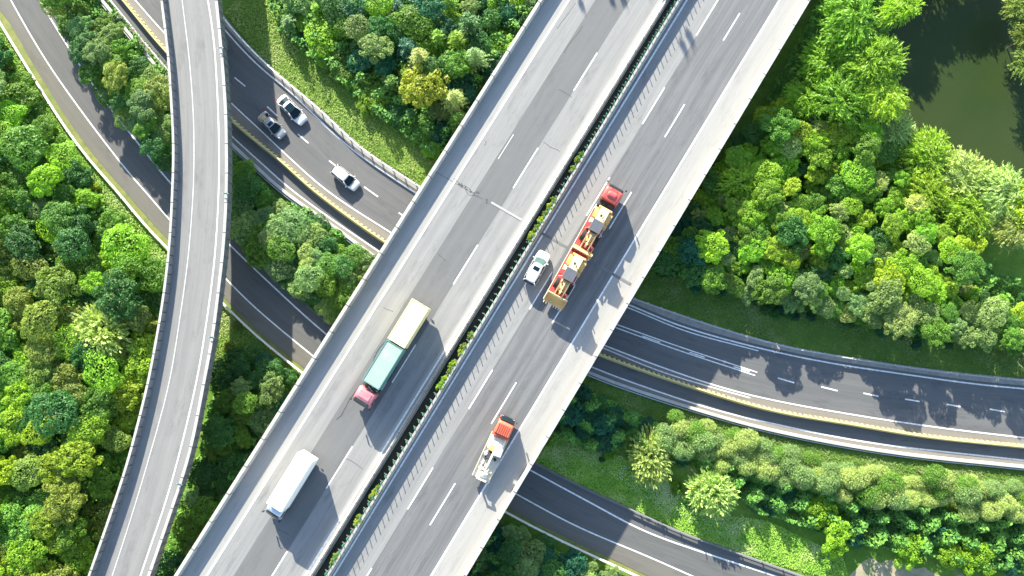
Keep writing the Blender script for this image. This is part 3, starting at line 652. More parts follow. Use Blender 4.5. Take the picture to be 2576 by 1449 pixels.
def wood(zone, pix, species, hues, Rr, hr, place, parts, gap=0.72, zref=3.0, tries=2600, clear=0.75, seed=1, huefn=None, limit=400, edge=0.11, e0=0.4):
    """trees filling one outlined wood; neighbours touch. parts: [(picture test, phrase)] says where in the wood each stands"""
    poly = [tuple(at2(a, b, zref)) for a, b in pix]; xs, ys = [p[0] for p in poly], [p[1] for p in poly]; r = random.Random(seed); mine = []; E = arc_resample(np.array(poly + [poly[0]]), 1.0)
    for _ in range(tries):
        if len(mine) >= limit: break
        p = (r.uniform(min(xs), max(xs)), r.uniform(min(ys), max(ys)))
        if not inside(p, poly): continue
        R1 = r.uniform(*Rr)
        if any((p[0]-a)**2 + (p[1]-b)**2 < (gap * (R1 + c))**2 for a, b, c in PLANTED): continue
        if any(dist_line(p, L) < R1 * clear for L in ROADLINES): continue
        # picture position, only to choose a word for where the tree stands
        w = p; v = Vector((p[0], p[1], zref)) - Vector((0, 0, CAM_H)); cy = v.y * _ct + v.z * _st; cz = -v.y * _st + v.z * _ct
        px, py = 1288 + FPX * v.x / -cz, 724.5 - FPX * cy / -cz
        sp = r.choices([s for s, _ in species], [q for _, q in species])[0]
        hu = huefn(px, py, r) if huefn else r.choices([s for s, _ in hues], [q for _, q in hues])[0]
        if sp == 'willow' : hu = r.choice(['pale', 'lime', 'pale'])
        h = r.uniform(*hr) * (0.75 + 0.5 * (R1 - Rr[0]) / max(0.01, Rr[1] - Rr[0]))
        ed = min(np.linalg.norm(np.array(p) - E, axis=1)); h = max(R1 * 0.8, h * min(1.0, e0 + edge * ed))
        where = next((ph for tst, ph in parts if tst(px, py)), place)
        lab = f'{HNAME[hu]} {SNAME[sp]} tree {where}'
        kn = {'conifer': 'conifer_tree', 'willow': 'feathery_tree', 'fine': 'fine_leaved_tree', 'loose': 'open_crowned_tree'}.get(sp, 'broadleaf_tree')
        tree(p[0], p[1], R1, h, sp, hu, lab, lab.replace(' tree ', ' trees '), kn, zs=1.0 if sp == 'conifer' else min(TR.uniform(0.62, 0.85), h / (1.6 * R1))); mine.append(p)
    return mine
# ---- single trees that stand out, placed first
def lone(px, py, Rr, h, sp, hue, label, zref=None, kind='broadleaf_tree', **k):
    p = at2(px, py, h * 0.6 if zref is None else zref); return tree(p[0], p[1], Rr, h, sp, hue, label, None, kind, **k)
lone(1072, 222, 3.1, 7.2, 'loose', 'gold', 'golden yellow tree in the dark green wood between motorway and viaduct', zs=0.85)
lone(1195, 145, 1.9, 7.5, 'conifer', 'sage', 'star-shaped conifer above and right of the golden yellow tree', kind='conifer_tree')
lone(1055, 150, 1.6, 7.6, 'conifer', 'pale', 'pale star-shaped conifer just above the golden yellow tree', kind='conifer_tree')
lone(1142, 250, 1.9, 6.5, 'conifer', 'pale', 'star-shaped conifer on the right flank of the golden yellow tree', kind='conifer_tree')
lone(1638, 1152, 3.5, 4.6, 'spiky', 'pale', 'smaller of the two pale round spiky trees on the flowery grass strip', zs=0.8)
lone(1795, 1243, 4.1, 5.2, 'spiky', 'pale', 'largest pale round spiky tree beside the shaded thicket below the reed bank', zs=0.8)
lone(2105, 1352, 2.2, 4.2, 'loose', 'lime', 'bright yellow-green round tree at the edge of the sandy clearing')
lone(2290, 1385, 2.0, 3.2, 'loose', 'lime', 'small bright lime tree on the dark slope above the sandy clearing')
lone(2395, 1395, 2.0, 3.3, 'loose', 'lime', 'bright loose tree in the lower right, second from the right edge of the photo')
lone(2470, 1405, 2.2, 3.3, 'loose', 'lime', 'bright loose tree in the lower right, nearest the right edge of the photo')
lone(2060, 1285, 2.0, 3.4, 'loose', 'lime', 'bright lime tree standing in the shaded thicket above the yellow-green round tree')
lone(1860, 455, 3.0, 7.0, 'willow', 'yellowgreen', 'bright yellow-green tree at the viaduct side of the right-hand wood', kind='feathery_tree')
lone(255, 830, 3.6, 7.0, 'spiky', 'pale', 'bare pale tree with spindly silvery shoots in the left-hand wood', zs=0.8)
for x, y, rr_, h, lb in ((2120, 60, 4.2, 11.5, 'tall feathery tree at the top of the photo between viaduct and pond'), (2060, 165, 3.6, 9, 'pale feathery tree nearest the viaduct edge beside the pond'), (2185, 165, 3.8, 11, 'feathery tree overhanging the left bank of the pond'),
    (2100, 250, 3.6, 9.5, 'feathery tree on the lower left of the pond bank group'), (2205, 255, 2.9, 9.5, 'feathery tree reaching furthest over the dark pond water'), (2240, 40, 2.8, 11, 'feathery tree at the top of the photo touching the pond'), (2010, 255, 2.3, 7, 'small feathery tree close under the viaduct edge left of the pond')):
    lone(x, y, rr_, h, 'willow', TR.choice(['yellowgreen', 'lime', 'lime']), lb, kind='feathery_tree')
for x, y, rr_, h, lb in ((2245, 330, 3.2, 7, 'pale willow at the lower left corner of the pond'), (2330, 390, 3.6, 7, 'pale willow on the near bank in the middle of the pond edge'), (2420, 440, 3.8, 7, 'large pale willow on the near pond bank'), (2510, 480, 3.6, 7, 'pale willow on the near bank close to the right photo edge'), (2580, 520, 3.4, 7, 'pale willow cut by the right photo edge below the pond'),
    (2330, 480, 3.2, 6.5, 'pale willow behind the near pond bank'), (2430, 540, 3.4, 6.5, 'pale willow above the dark bare clearing'), (2540, 580, 3.0, 6.0, 'pale willow right of the dark bare clearing at the photo edge')):
    lone(x, y, rr_, h, 'willow', TR.choice(['pale', 'pale', 'yellowgreen']), lb, kind='feathery_tree')
for x, y, lb in ((2572, 20, 'olive willow on the far pond bank in the top right corner'), (2580, 95, 'olive willow on the far pond bank below the top right corner'), (2590, 160, 'olive willow lowest on the far pond bank at the right photo edge')):
    lone(x, y, 2.6, 6.0, 'willow', 'olive', lb, kind='feathery_tree')
for x, y, h in ((2250, -75, 9), (2310, -110, 8), (2370, -125, 7.5), (2440, -150, 8), (2500, -170, 7.5), (2570, -185, 7)):
    p = at2(x, y, 4); tree(p[0], p[1], 3.4, h, 'willow', 'mid', 'tall tree beyond the top of the photo, shading the upper part of the pond', 'tall trees shading the pond', 'feathery_tree', zs=1.3)
# ---- woods
U = lambda a: (lambda x, y: y < a)
wood('left', [(-60, -40), (0, 140), (60, 240), (150, 375), (235, 490), (330, 590), (405, 660), (400, 740), (375, 890), (345, 1010), (305, 1150), (262, 1290), (195, 1460), (170, 1500), (-80, 1500)],
     [('round', 5), ('fine', 5), ('loose', 3)], None, (1.8, 3.3), (5.2, 7.6), 'in the wood left of the ramp',
     [(lambda x, y: y < 420, 'at the upper left photo edge beside the slip road'), (lambda x, y: y < 720 and x > 190, 'in the corner between slip road and ramp'), (lambda x, y: y < 720, 'at the left photo edge, half way up'),
      (lambda x, y: y > 1180 and x > 150, 'beside the bottom end of the ramp'), (lambda x, y: y > 1180, 'in the bottom left corner wood'), (lambda x, y: x > 240, 'close along the left side of the ramp')],
     seed=3, tries=8000, gap=0.55, edge=0.25, e0=0.5,
     huefn=lambda x, y, r: r.choices(['mid', 'lime', 'deep', 'sage'], [4, 2, 3, 3] if x > 150 or y < 460 else [2, 2, 1, 1])[0] if y < 600 or (x > 200 and y < 800) else r.choices(['yellowgreen', 'olive', 'mid', 'deep'], [3, 5, 2, 1])[0] if y < 900 else r.choices(['yellowgreen', 'lime', 'olive', 'mid', 'deep'], [3, 2.5, 2, 3, 1.5])[0])
wood('island', [(110, -60), (222, -60), (235, 0), (300, 75), (385, 175), (425, 240), (440, 430), (415, 435), (375, 375), (320, 300), (262, 225), (235, 150), (185, 75), (130, 20)], [('round', 4), ('fine', 4), ('loose', 2)], [('mid', 4), ('deep', 2), ('olive', 2), ('sage', 3)], (1.4, 2.5), (6.5, 8.2), 'on the island between slip road and motorway', [(lambda x, y: y < 150, 'at the top of the island between slip road and motorway')], seed=5, gap=0.52, clear=0.35, e0=0.75)
wood('top', [(690, -60), (715, 50), (776, 105), (830, 152), (903, 225), (957, 268), (1022, 318), (1095, 372), (1140, 330), (1280, 110), (1400, -60)], [('round', 4), ('fine', 4), ('loose', 2), ('conifer', 3)], [('mid', 3), ('deep', 5), ('lime', 3), ('sage', 1), ('teal', 2)], (1.6, 3.0), (4.6, 6.6), 'in the triangular wood between motorway and viaduct',
     [(lambda x, y: y < 110 and x < 900, 'at the top left of the triangular wood'), (lambda x, y: y < 110, 'at the top edge of the triangular wood'), (lambda x, y: x < 960, 'along the grass verge of the triangular wood'), (lambda x, y: y > 260, 'in the lower tip of the triangular wood')], seed=8, gap=0.53, tries=5000, edge=0.16, e0=0.18)
wood('wedge', [(590, 390), (640, 470), (700, 520), (760, 530), (930, 665), (890, 740), (835, 800), (770, 770), (700, 700), (640, 650), (590, 590)], [('round', 5), ('fine', 5)], [('mid', 3), ('sage', 4), ('pale', 2), ('deep', 2)], (1.3, 2.5), (4.5, 7), 'on the small wooded wedge between ramp and viaduct', [(lambda x, y: x < 680, 'in the shaded ramp end of the wedge')], seed=11, gap=0.52, clear=0.55)
wood('lowleft', [(560, 905), (620, 870), (690, 905), (745, 950), (690, 1040), (600, 1180), (520, 1310), (440, 1450), (395, 1450), (450, 1290), (500, 1140), (540, 1000)], [('round', 4), ('fine', 6)], [('deep', 4), ('mid', 4), ('teal', 3), ('sage', 2)], (1.2, 2.4), (4, 7), 'in the dark strip between ramp and viaduct', [(lambda x, y: y < 1060, 'high in the strip between ramp and viaduct'), (lambda x, y: y > 1270, 'low in the strip between ramp and viaduct')], seed=13, gap=0.6)
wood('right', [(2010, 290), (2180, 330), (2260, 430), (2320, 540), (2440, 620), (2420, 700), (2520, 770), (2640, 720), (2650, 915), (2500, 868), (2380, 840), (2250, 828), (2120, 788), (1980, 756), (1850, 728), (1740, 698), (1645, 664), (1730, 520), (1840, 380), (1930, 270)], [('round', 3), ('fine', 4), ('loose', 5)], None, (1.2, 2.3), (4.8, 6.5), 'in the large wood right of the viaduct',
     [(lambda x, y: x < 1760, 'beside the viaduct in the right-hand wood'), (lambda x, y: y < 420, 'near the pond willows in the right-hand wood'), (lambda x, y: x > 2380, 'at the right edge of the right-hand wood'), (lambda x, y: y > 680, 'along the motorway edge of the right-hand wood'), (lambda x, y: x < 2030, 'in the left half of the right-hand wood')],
     seed=17, gap=0.53, tries=9000, edge=0.2, e0=0.8, huefn=lambda x, y, r: r.choices(['teal', 'deep', 'mid'], [3, 3, 1])[0] if x < 1760 else r.choices(['sage', 'pale', 'mid'], [5, 3, 2])[0] if y > 655 + (x - 1700) * 0.17 else r.choices(['lime', 'yellowgreen', 'mid', 'deep', 'pale'], [8, 5, 2, 1.5, 2])[0])  # bluish and dark hues beside the viaduct paint in the deck's shadow
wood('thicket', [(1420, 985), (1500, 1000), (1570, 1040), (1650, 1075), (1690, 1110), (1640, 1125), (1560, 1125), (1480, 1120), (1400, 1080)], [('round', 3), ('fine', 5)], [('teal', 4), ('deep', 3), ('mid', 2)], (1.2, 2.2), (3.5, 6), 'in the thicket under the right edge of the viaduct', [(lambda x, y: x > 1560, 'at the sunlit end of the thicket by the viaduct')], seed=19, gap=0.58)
wood('shade', [(1690, 1120), (1800, 1180), (1900, 1215), (2050, 1250), (2250, 1290), (2450, 1320), (2620, 1330), (2640, 1440), (2530, 1440), (2380, 1370), (2200, 1370), (2000, 1325), (1920, 1280), (1850, 1200), (1730, 1170)], [('fine', 4), ('loose', 3), ('round', 2)], [('deep', 4), ('mid', 3), ('teal', 2)], (1.0, 1.9), (1.6, 3.2), 'in the shaded thicket below the reed bank', [(lambda x, y: x > 2280, 'in the dark thicket at lower right')], seed=23, gap=0.66)  # leaf hues kept dark to paint in the shade of the bank
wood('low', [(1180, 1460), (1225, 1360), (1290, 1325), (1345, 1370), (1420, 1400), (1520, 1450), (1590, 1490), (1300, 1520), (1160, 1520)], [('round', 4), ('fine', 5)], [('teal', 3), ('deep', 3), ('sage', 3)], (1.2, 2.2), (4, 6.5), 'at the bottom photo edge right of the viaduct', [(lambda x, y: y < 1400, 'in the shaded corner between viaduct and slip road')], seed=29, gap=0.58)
# ---- reed bank: clumps of tall leaning stems
def reed_clump(seed):
    r = np.random.default_rng(seed); g = G()
    for k in range(26):
        a = r.uniform(0, 6.28); q = r.uniform(0, 0.8); b = Vector((q * math.cos(a), q * math.sin(a), 0)); lean = Vector((r.normal(0.05, 0.3), r.normal(0.35, 0.35), 0)); L = r.uniform(3.2, 4.6)
        m_ = b + lean * 0.4 + Vector((0, 0, L * 0.55)); e = b + lean * 1.5 + Vector((0, 0, L)); g.cyl(b, m_, 0.03, 0.024, 4, caps=False); g.cyl(m_, e, 0.024, 0.008, 4, caps=False)
    me = bpy.data.meshes.new('stems'); me.from_pydata(g.v, [], g.f); me.materials.append(M['culm']); me.update()
    n = 4200; d = sph(r, n); d[:, 2] = np.abs(d[:, 2]); p = d * np.array([1.75, 1.4, 1.5]) * r.uniform(0.55, 1.1, (n, 1)) + np.array([0.05, 0.1, 2.6])
    keep = np.sin(p[:, 0] * 3.1 + seed) + np.sin(p[:, 1] * 4.3 + seed * 2) + r.normal(0, 0.6, n) > -1.0; p = p[keep]
    return me, leaf_mesh('leaves', p, np.array([0, 0, 0.7]) + d[keep] * 0.5 + r.normal(0, 0.6, p.shape), 0.15, 0.24, r, M['leaf'], np.array([0.2, 0.8, -0.2]) + r.normal(0, 0.6, p.shape))
CL = [reed_clump(40 + k) for k in range(4)]
rb = curve([(1690, 1085), (1760, 1120), (1860, 1150), (1960, 1175), (2080, 1200), (2200, 1225), (2330, 1240), (2440, 1250), (2560, 1275), (2680, 1290)], 3.0, 1.4)
nb = normals(rb)
for i, p in enumerate(rb):
    for row in ((-0.9, 1.1) if i % 3 else (-1.5, 0.1, 1.6)):
        q = p + nb[i] * (row + TR.uniform(-0.7, 0.7)) + TR.uniform(-0.7, 0.7)
        r = empty('reed_clump', (q[0], q[1], ZG), TR.uniform(-0.5, 0.5)); me, ml = TR.choice(CL); s_ = TR.uniform(0.68, 1.05); r.scale = (s_, s_, s_ * TR.uniform(0.85, 1.1))
        a = bpy.data.objects.new('stems', me); COL.objects.link(a); a.parent = r; b = bpy.data.objects.new('leaves', ml); COL.objects.link(b); b.parent = r
        hu = HUE[TR.choice(['pale', 'sage', 'pale', 'sage', 'mid'])]; f = TR.uniform(0.9, 1.1); b.color = (hu[0] * f, hu[1] * f, hu[2] * f, 1)
        tag(r, 'pale green clump of leaning bamboo-like stems in the long bank below the motorway', 'bamboo clump', 'bamboo clumps in the long bank below the motorway')
# ---- low bushes on the verges
def bushes(pix, d, n, hues, label, group, Rr=(0.5, 1.0), seed=1, spread=1.2, z=0.5):
    L = curve(pix, z, 0.5); r = random.Random(seed); Nn = normals(L)
    for k in range(n):
        i = r.randrange(len(L)); p = L[i] + Nn[i] * (d + r.uniform(-spread, spread)); R1 = r.uniform(*Rr)
        tree(p[0], p[1], R1, R1 * r.uniform(1.1, 1.5), r.choice(['fine', 'loose']), r.choice(hues), label, group, 'bush', 'bush')
bushes([(-10, 120), (40, 212), (128, 348), (203, 452), (278, 540), (350, 618)], 0.0, 50, ['lime', 'olive', 'yellowgreen', 'mid'], 'low leafy bush on the verge between slip road rail and left-hand wood', 'verge bushes beside the slip road', (0.45, 0.9), 3, 0.9)
bushes([(600, 820), (575, 880), (560, 950), (520, 1080)], 0, 12, ['olive', 'yellowgreen', 'mid'], 'low sunlit bush at the foot of the ramp between ramp and slip road', 'sunlit bushes at the foot of the ramp', (0.4, 0.8), 4, 1.0)
bushes([(1640, 668), (1760, 722), (1900, 760), (2050, 800), (2250, 850), (2450, 880)], 0, 26, ['deep', 'teal', 'mid'], 'low dark bush under the front edge of the right-hand wood', 'low bushes along the right-hand wood', (0.5, 1.0), 5, 0.8)
bushes([(1440, 1105), (1540, 1145), (1660, 1215), (1760, 1280)], 0, 14, ['lime', 'deep', 'mid'], 'low bush on the shaded flowery grass strip right of the viaduct', 'bushes on the flowery grass strip', (0.4, 0.8), 6, 1.2)
# ---- shrubs in the viaduct's median
def med(px, py, hue, label, R1=0.55):
    p = at2(px, py, ZD + 0.9); i = np.argmin(np.linalg.norm(mc - p, axis=1)); L = arc_resample(mc, 0.2); i = np.argmin(np.linalg.norm(L - p, axis=1)); q = L[i]
    r = empty('median_shrub', (q[0], q[1], ZD - 0.25), TR.uniform(0, 6)); c = bpy.data.objects.new('crown', TR.choice(PROTO['loose'])); COL.objects.link(c); c.parent = r
    c.location = (0, 0, 0.95); c.scale = (R1, R1, 0.75); hc = HUE[hue]; c.color = (*hc, 1)
    g = bpy.data.objects.new('stem', TRUNKS[0]); COL.objects.link(g); g.parent = r; g.scale = (0.5, 0.5, 0.9); tag(r, label, 'shrub', 'shrubs in the viaduct median')
for a, b, hu in ((1395, 505, 'olive'), (1385, 520, 'gold'), (1374, 538, 'olive'), (1362, 556, 'gold'), (1350, 572, 'olive'), (1340, 590, 'gold'), (1332, 600, 'olive'), (1440, 428, 'olive'), (1453, 405, 'olive'), (1462, 390, 'mid')): med(a, b, hu, 'yellowish shrub in the median opposite the white car beside the loader truck')
for a, b, hu in ((1177, 838, 'olive'), (1160, 868, 'olive'), (1150, 882, 'gold'), (1136, 912, 'yellowgreen'), (1126, 926, 'olive'), (1110, 950, 'yellowgreen'), (1104, 962, 'lime'), (1098, 970, 'yellowgreen')): med(a, b, hu, 'leafy shrub in the median opposite the yellow container')
for a, b, hu in ((938, 1222, 'olive'), (932, 1234, 'gold'), (926, 1246, 'olive'), (893, 1296, 'olive'), (886, 1308, 'gold'), (838, 1392, 'olive'), (828, 1408, 'olive')): med(a, b, hu, 'yellow shrub in the lower part of the median right of the white lorry')
# ---- tall conifers whose shadows reach over the top of the viaduct
for k, (x, y, h) in enumerate(((1480, 62, 24), (1555, 50, 25), (1583, 44, 23), (1645, 28, 24), (1738, 172, 26), (1754, 148, 24), (1705, 95, 25))):
    p = at2(x, y, ZD) - np.array((SHX, SHY)) / math.hypot(SHX, SHY) * (h - ZD) / math.tan(SUN_EL)
    tree(p[0], p[1], 1.9, h, 'conifer', 'deep', 'tall dark conifer beyond the top of the photo, throwing its shadow on the viaduct', 'tall conifers throwing shadows on the viaduct', 'conifer_tree', zs=5.0)
# ---- undergrowth and grass, uncountable
def scatter_poly(pix, n, z0, z1, size, r, zref=0.5):
    poly = [tuple(at2(a, b, zref)) for a, b in pix]; P = np.array(poly); lo, hi = P.min(0), P.max(0); out = np.empty((0, 2))
    while len(out) < n:
        c = r.uniform(lo, hi, (n * 2, 2)); ins_ = np.zeros(len(c), bool); j = len(poly) - 1
        for i in range(len(poly)):
            xi, yi = poly[i]; xj, yj = poly[j]
            ins_ ^= ((yi > c[:, 1]) != (yj > c[:, 1])) & (c[:, 0] < (xj - xi) * (c[:, 1] - yi) / (yj - yi + 1e-9) + xi); j = i
        out = np.concatenate([out, c[ins_]])
    out = out[:n]; return np.concatenate([out, r.uniform(z0, z1, (n, 1))], 1)
r = np.random.default_rng(5)
under = [([(-60, -40), (0, 120), (60, 230), (160, 375), (240, 480), (330, 590), (410, 680), (420, 760), (380, 1000), (240, 1470), (-80, 1500)], 26000), ([(100, -40), (255, -20), (425, 190), (440, 430), (400, 420), (310, 300), (230, 180), (150, 60)], 5000), ([(660, -60), (700, 80), (817, 180), (944, 290), (1095, 400), (1280, 110), (1420, -60)], 9000),
         ([(588, 380), (700, 500), (780, 525), (940, 655), (830, 815), (700, 712), (590, 600)], 5000), ([(560, 890), (640, 880), (750, 950), (600, 1200), (440, 1460), (390, 1460), (500, 1140)], 6000), ([(2010, 270), (2200, 320), (2440, 480), (2440, 650), (2650, 760), (2650, 900), (2250, 840), (1850, 740), (1640, 680), (1840, 380)], 22000),
         ([(1410, 990), (1500, 990), (1690, 1080), (1700, 1130), (1480, 1130), (1390, 1090)], 3500), ([(1690, 1120), (2050, 1230), (2620, 1320), (2640, 1450), (2200, 1375), (1900, 1285)], 9000), ([(1180, 1460), (1225, 1350), (1290, 1315), (1420, 1395), (1600, 1490), (1160, 1520)], 4000), ([(2000, -200), (2230, -200), (2230, 80), (2200, 300), (2100, 330), (1920, 260), (2060, 0)], 5000)]
P = np.concatenate([scatter_poly(a, int(n * 1.9), 0.0, 1.0, 0, r) for a, n in under])
lump = np.clip(0.5 + 0.3 * np.sin(P[:, 0] * 1.9 + 1.3 * np.sin(P[:, 1] * 1.1)) + 0.3 * np.sin(P[:, 1] * 2.3 + 1.7 * np.sin(P[:, 0] * 0.7)), 0.05, 1.1)
dl_ = np.min(np.stack([np.min(np.linalg.norm(P[:, None, :2] - L[None, ::6], axis=2), axis=1) for L in ROADLINES + [rL, rR]]), axis=0)
P[:, 2] = lump * np.clip(0.4 + 0.5 * dl_, 0.4, 2.9) * (0.55 + 0.45 * np.sqrt(P[:, 2]))
um = bpy.data.objects.new('undergrowth', leaf_mesh('undergrowth', P, np.array([0, 0, 1.0]) + r.normal(0, 0.6, P.shape), 0.24, 0.6, r, plainleaf('undergrowth leaves', (0.05, 0.19, 0.03), (0.16, 0.34, 0.04), 0.5))); COL.objects.link(um); tag(um, kind='stuff', label='dark leafy undergrowth covering the floor of the woods', cat='undergrowth')
verges = [([(565, 30), (660, -60), (700, 80), (817, 180), (944, 290), (1095, 400), (1050, 462), (911, 370), (811, 277), (711, 193), (644, 132)], 9000), ([(1640, 680), (1850, 745), (2250, 845), (2620, 890), (2640, 960), (2365, 929), (2165, 900), (1932, 855), (1605, 748)], 9000), ([(1490, 945), (1600, 985), (1730, 1030), (1940, 1086), (2240, 1142), (2640, 1190), (2640, 1270), (2330, 1235), (1960, 1170), (1690, 1080), (1520, 1000), (1440, 985)], 9000),
          ([(1345, 1160), (1400, 1090), (1480, 1125), (1640, 1170), (1760, 1285), (1930, 1310), (2120, 1400), (2140, 1470), (1932, 1415), (1721, 1338), (1581, 1275), (1448, 1213)], 12000), ([(-20, 20), (10, 80), (166, 340), (310, 515), (420, 640), (420, 680), (330, 600), (150, 385), (0, 150)], 6000), ([(548, 765), (560, 760), (644, 842), (756, 934), (740, 950), (640, 880), (560, 890), (530, 980)], 3000), ([(585, 365), (640, 420), (840, 575), (938, 648), (930, 665), (760, 535), (640, 480), (588, 400)], 2500), ([(430, 170), (425, 205), (250, -20), (262, -10)], 600)]
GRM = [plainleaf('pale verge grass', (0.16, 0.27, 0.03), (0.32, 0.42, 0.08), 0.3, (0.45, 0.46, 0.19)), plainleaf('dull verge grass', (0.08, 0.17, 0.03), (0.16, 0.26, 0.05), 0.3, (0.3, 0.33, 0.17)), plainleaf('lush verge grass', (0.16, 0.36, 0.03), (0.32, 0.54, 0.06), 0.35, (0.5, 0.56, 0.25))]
for k, (vp, n) in enumerate(verges):
    P = scatter_poly(vp, int(n * (1.0, 1.2, 1.3, 2.2, 1, 1, 1, 1)[k]), -0.05, 0.1, 0, r, 0.0)
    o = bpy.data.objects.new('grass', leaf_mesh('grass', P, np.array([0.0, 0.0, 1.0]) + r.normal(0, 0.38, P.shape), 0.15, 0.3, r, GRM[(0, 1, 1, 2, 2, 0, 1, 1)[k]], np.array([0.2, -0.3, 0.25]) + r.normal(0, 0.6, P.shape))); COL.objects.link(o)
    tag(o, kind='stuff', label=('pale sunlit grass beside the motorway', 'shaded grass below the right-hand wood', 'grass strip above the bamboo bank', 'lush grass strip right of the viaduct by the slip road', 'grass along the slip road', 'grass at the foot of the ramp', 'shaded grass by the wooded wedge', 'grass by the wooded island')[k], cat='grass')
fl = scatter_poly([(1560, 1165), (1660, 1200), (1770, 1290), (1880, 1330), (1800, 1345), (1690, 1290), (1590, 1230), (1500, 1175)], 420, 0.15, 0.4, 0, r, 0.0)
fo = bpy.data.objects.new('wild_flowers', leaf_mesh('wild_flowers', fl, np.array([0, 0, 1.0]) + r.normal(0, 0.3, fl.shape), 0.055, 0.8, r, paint('white petals', (0.7, 0.72, 0.66), 0.8, 0, 0.2))); COL.objects.link(fo); tag(fo, kind='stuff', label='white wild flowers dotted over the shaded grass strip', cat='flowers')
# ================================================================ vehicles
M.update(
 car_white=paint('white car paint', (0.78, 0.79, 0.8), 0.3, 0, 0.12, (0.5, 0.5, 0.48), 0.9, 0.6), car_silver=paint('silver car paint', (0.36, 0.37, 0.38), 0.34, 0.2, 0.15, (0.3, 0.3, 0.3), 0.9, 0.6),
 glass=paint('dark car glass', (0.008, 0.02, 0.027), 0.1, 0, 0.15, (0.03, 0.05, 0.06), 1.2, 0.0), glass_green=paint('greenish windscreen glass', (0.055, 0.12, 0.115), 0.1, 0, 0.2, (0.04, 0.09, 0.09), 2, 0.0), trim=paint('black plastic trim', (0.02, 0.02, 0.022), 0.6, 0, 0.3, (0.08, 0.08, 0.07), 3),
 tyre=paint('tyre rubber', (0.018, 0.018, 0.019), 0.85, 0, 0.5, (0.07, 0.065, 0.06), 4), rim=paint('alloy wheel', (0.5, 0.5, 0.51), 0.35, 0.8, 0.3, (0.2, 0.2, 0.2), 4), lamp=paint('headlamp lens', (0.6, 0.63, 0.65), 0.12, 0, 0.1, (0.4, 0.4, 0.4), 3, 0.5), tail=paint('red tail lamp', (0.45, 0.02, 0.02), 0.25, 0, 0.1, (0.2, 0, 0), 3),
 red_cab=paint('sun-faded red lorry paint', (0.56, 0.085, 0.07), 0.4, 0, 0.3, (0.5, 0.2, 0.16), 1.2, 0.3), pink_cab=paint('dusty pinkish red lorry paint', (0.58, 0.17, 0.19), 0.4, 0, 0.5, (0.68, 0.42, 0.42), 1.0, 0.3), orange_cab=paint('orange-red lorry paint', (0.62, 0.13, 0.065), 0.45, 0, 0.3, (0.55, 0.28, 0.2), 1.2, 0.2),
 red_steel=paint('red trailer steel', (0.5, 0.055, 0.05), 0.6, 0, 0.5, (0.3, 0.12, 0.1), 1.4), cream_steel=paint('cream painted steel', (0.74, 0.68, 0.53), 0.5, 0, 0.35, (0.45, 0.36, 0.24), 1.6), loader_yellow=paint('yellow machine paint', (0.66, 0.4, 0.13), 0.5, 0, 0.55, (0.45, 0.28, 0.13), 1.8), loader_cream=paint('pale yellow machine hood', (0.74, 0.64, 0.36), 0.5, 0, 0.25, (0.55, 0.45, 0.25), 1.8), loader_grey=paint('grey cab roof', (0.085, 0.092, 0.11), 0.7, 0, 0.3, (0.15, 0.15, 0.16), 1.5), bucket_yellow=paint('worn bucket steel', (0.72, 0.44, 0.14), 0.55, 0, 0.55, (0.45, 0.28, 0.13), 1.2),
 box_white=paint('white lorry body panels', (0.8, 0.8, 0.78), 0.5, 0, 0.2, (0.6, 0.6, 0.57), 0.7), cab_silver=paint('silver-blue lorry cab', (0.48, 0.53, 0.58), 0.35, 0.2, 0.2, (0.35, 0.38, 0.4), 1.0, 0.4), teal_steel=paint('faded teal container steel', (0.27, 0.35, 0.31), 0.6, 0, 0.85, (0.42, 0.44, 0.37), 0.6), teal_side=paint('teal container side', (0.1, 0.24, 0.21), 0.6, 0, 0.6, (0.18, 0.32, 0.29), 0.8), yellow_steel=paint('pale yellow container steel', (0.85, 0.82, 0.52), 0.6, 0, 0.4, (0.78, 0.72, 0.42), 0.6), yellow_frame=paint('yellow container frame', (0.72, 0.64, 0.32), 0.6, 0, 0.5, (0.55, 0.45, 0.2), 1), chassis=paint('grimy chassis steel', (0.05, 0.048, 0.045), 0.8, 0, 0.5, (0.14, 0.12, 0.09), 2), pale_steel=paint('pale bare steel', (0.55, 0.56, 0.58), 0.4, 0.4, 0.3, (0.35, 0.34, 0.32), 3), tarp=paint('pale canvas', (0.66, 0.64, 0.68), 0.9, 0, 0.3, (0.5, 0.48, 0.5), 1.5))
def place(rear, front, z):
    a, b = at(*rear, z), at(*front, z); c = (a + b) / 2; return (c.x, c.y, c.z), math.atan2(b.y - a.y, b.x - a.x), (b - a).length
WH = {}
def wheel(parent, x, y, r, w, mat='rim', name='wheel'):
    key = (round(r, 3), round(w, 3), mat)
    if key not in WH:
        g = G(); n = 22; prof = [(-w/2 + 0.02, r*0.62), (-w/2, r*0.8), (-w/2 + 0.04, r*0.97), (-w/2 + 0.09, r), (w/2 - 0.09, r), (w/2 - 0.04, r*0.97), (w/2, r*0.8), (w/2 - 0.02, r*0.62)]
        g.loft([[(q*math.cos(6.2832*k/n), p, q*math.sin(6.2832*k/n)) for k in range(n)] for p, q in prof]); t = g.build(name, M['tyre'], None, smooth=False)
        g = G(); g.cyl((0, -w/2 - 0.012, 0), (0, w/2 + 0.012, 0), r*0.6, n=14); g.cyl((0, -w/2 - 0.03, 0), (0, w/2 + 0.03, 0), r*0.2, n=10); q = g.build('rim', M[mat], t); WH[key] = t; o = t
    else: o = copy_tree(WH[key])
    o.parent = parent; o.location = (x, y, r); return o
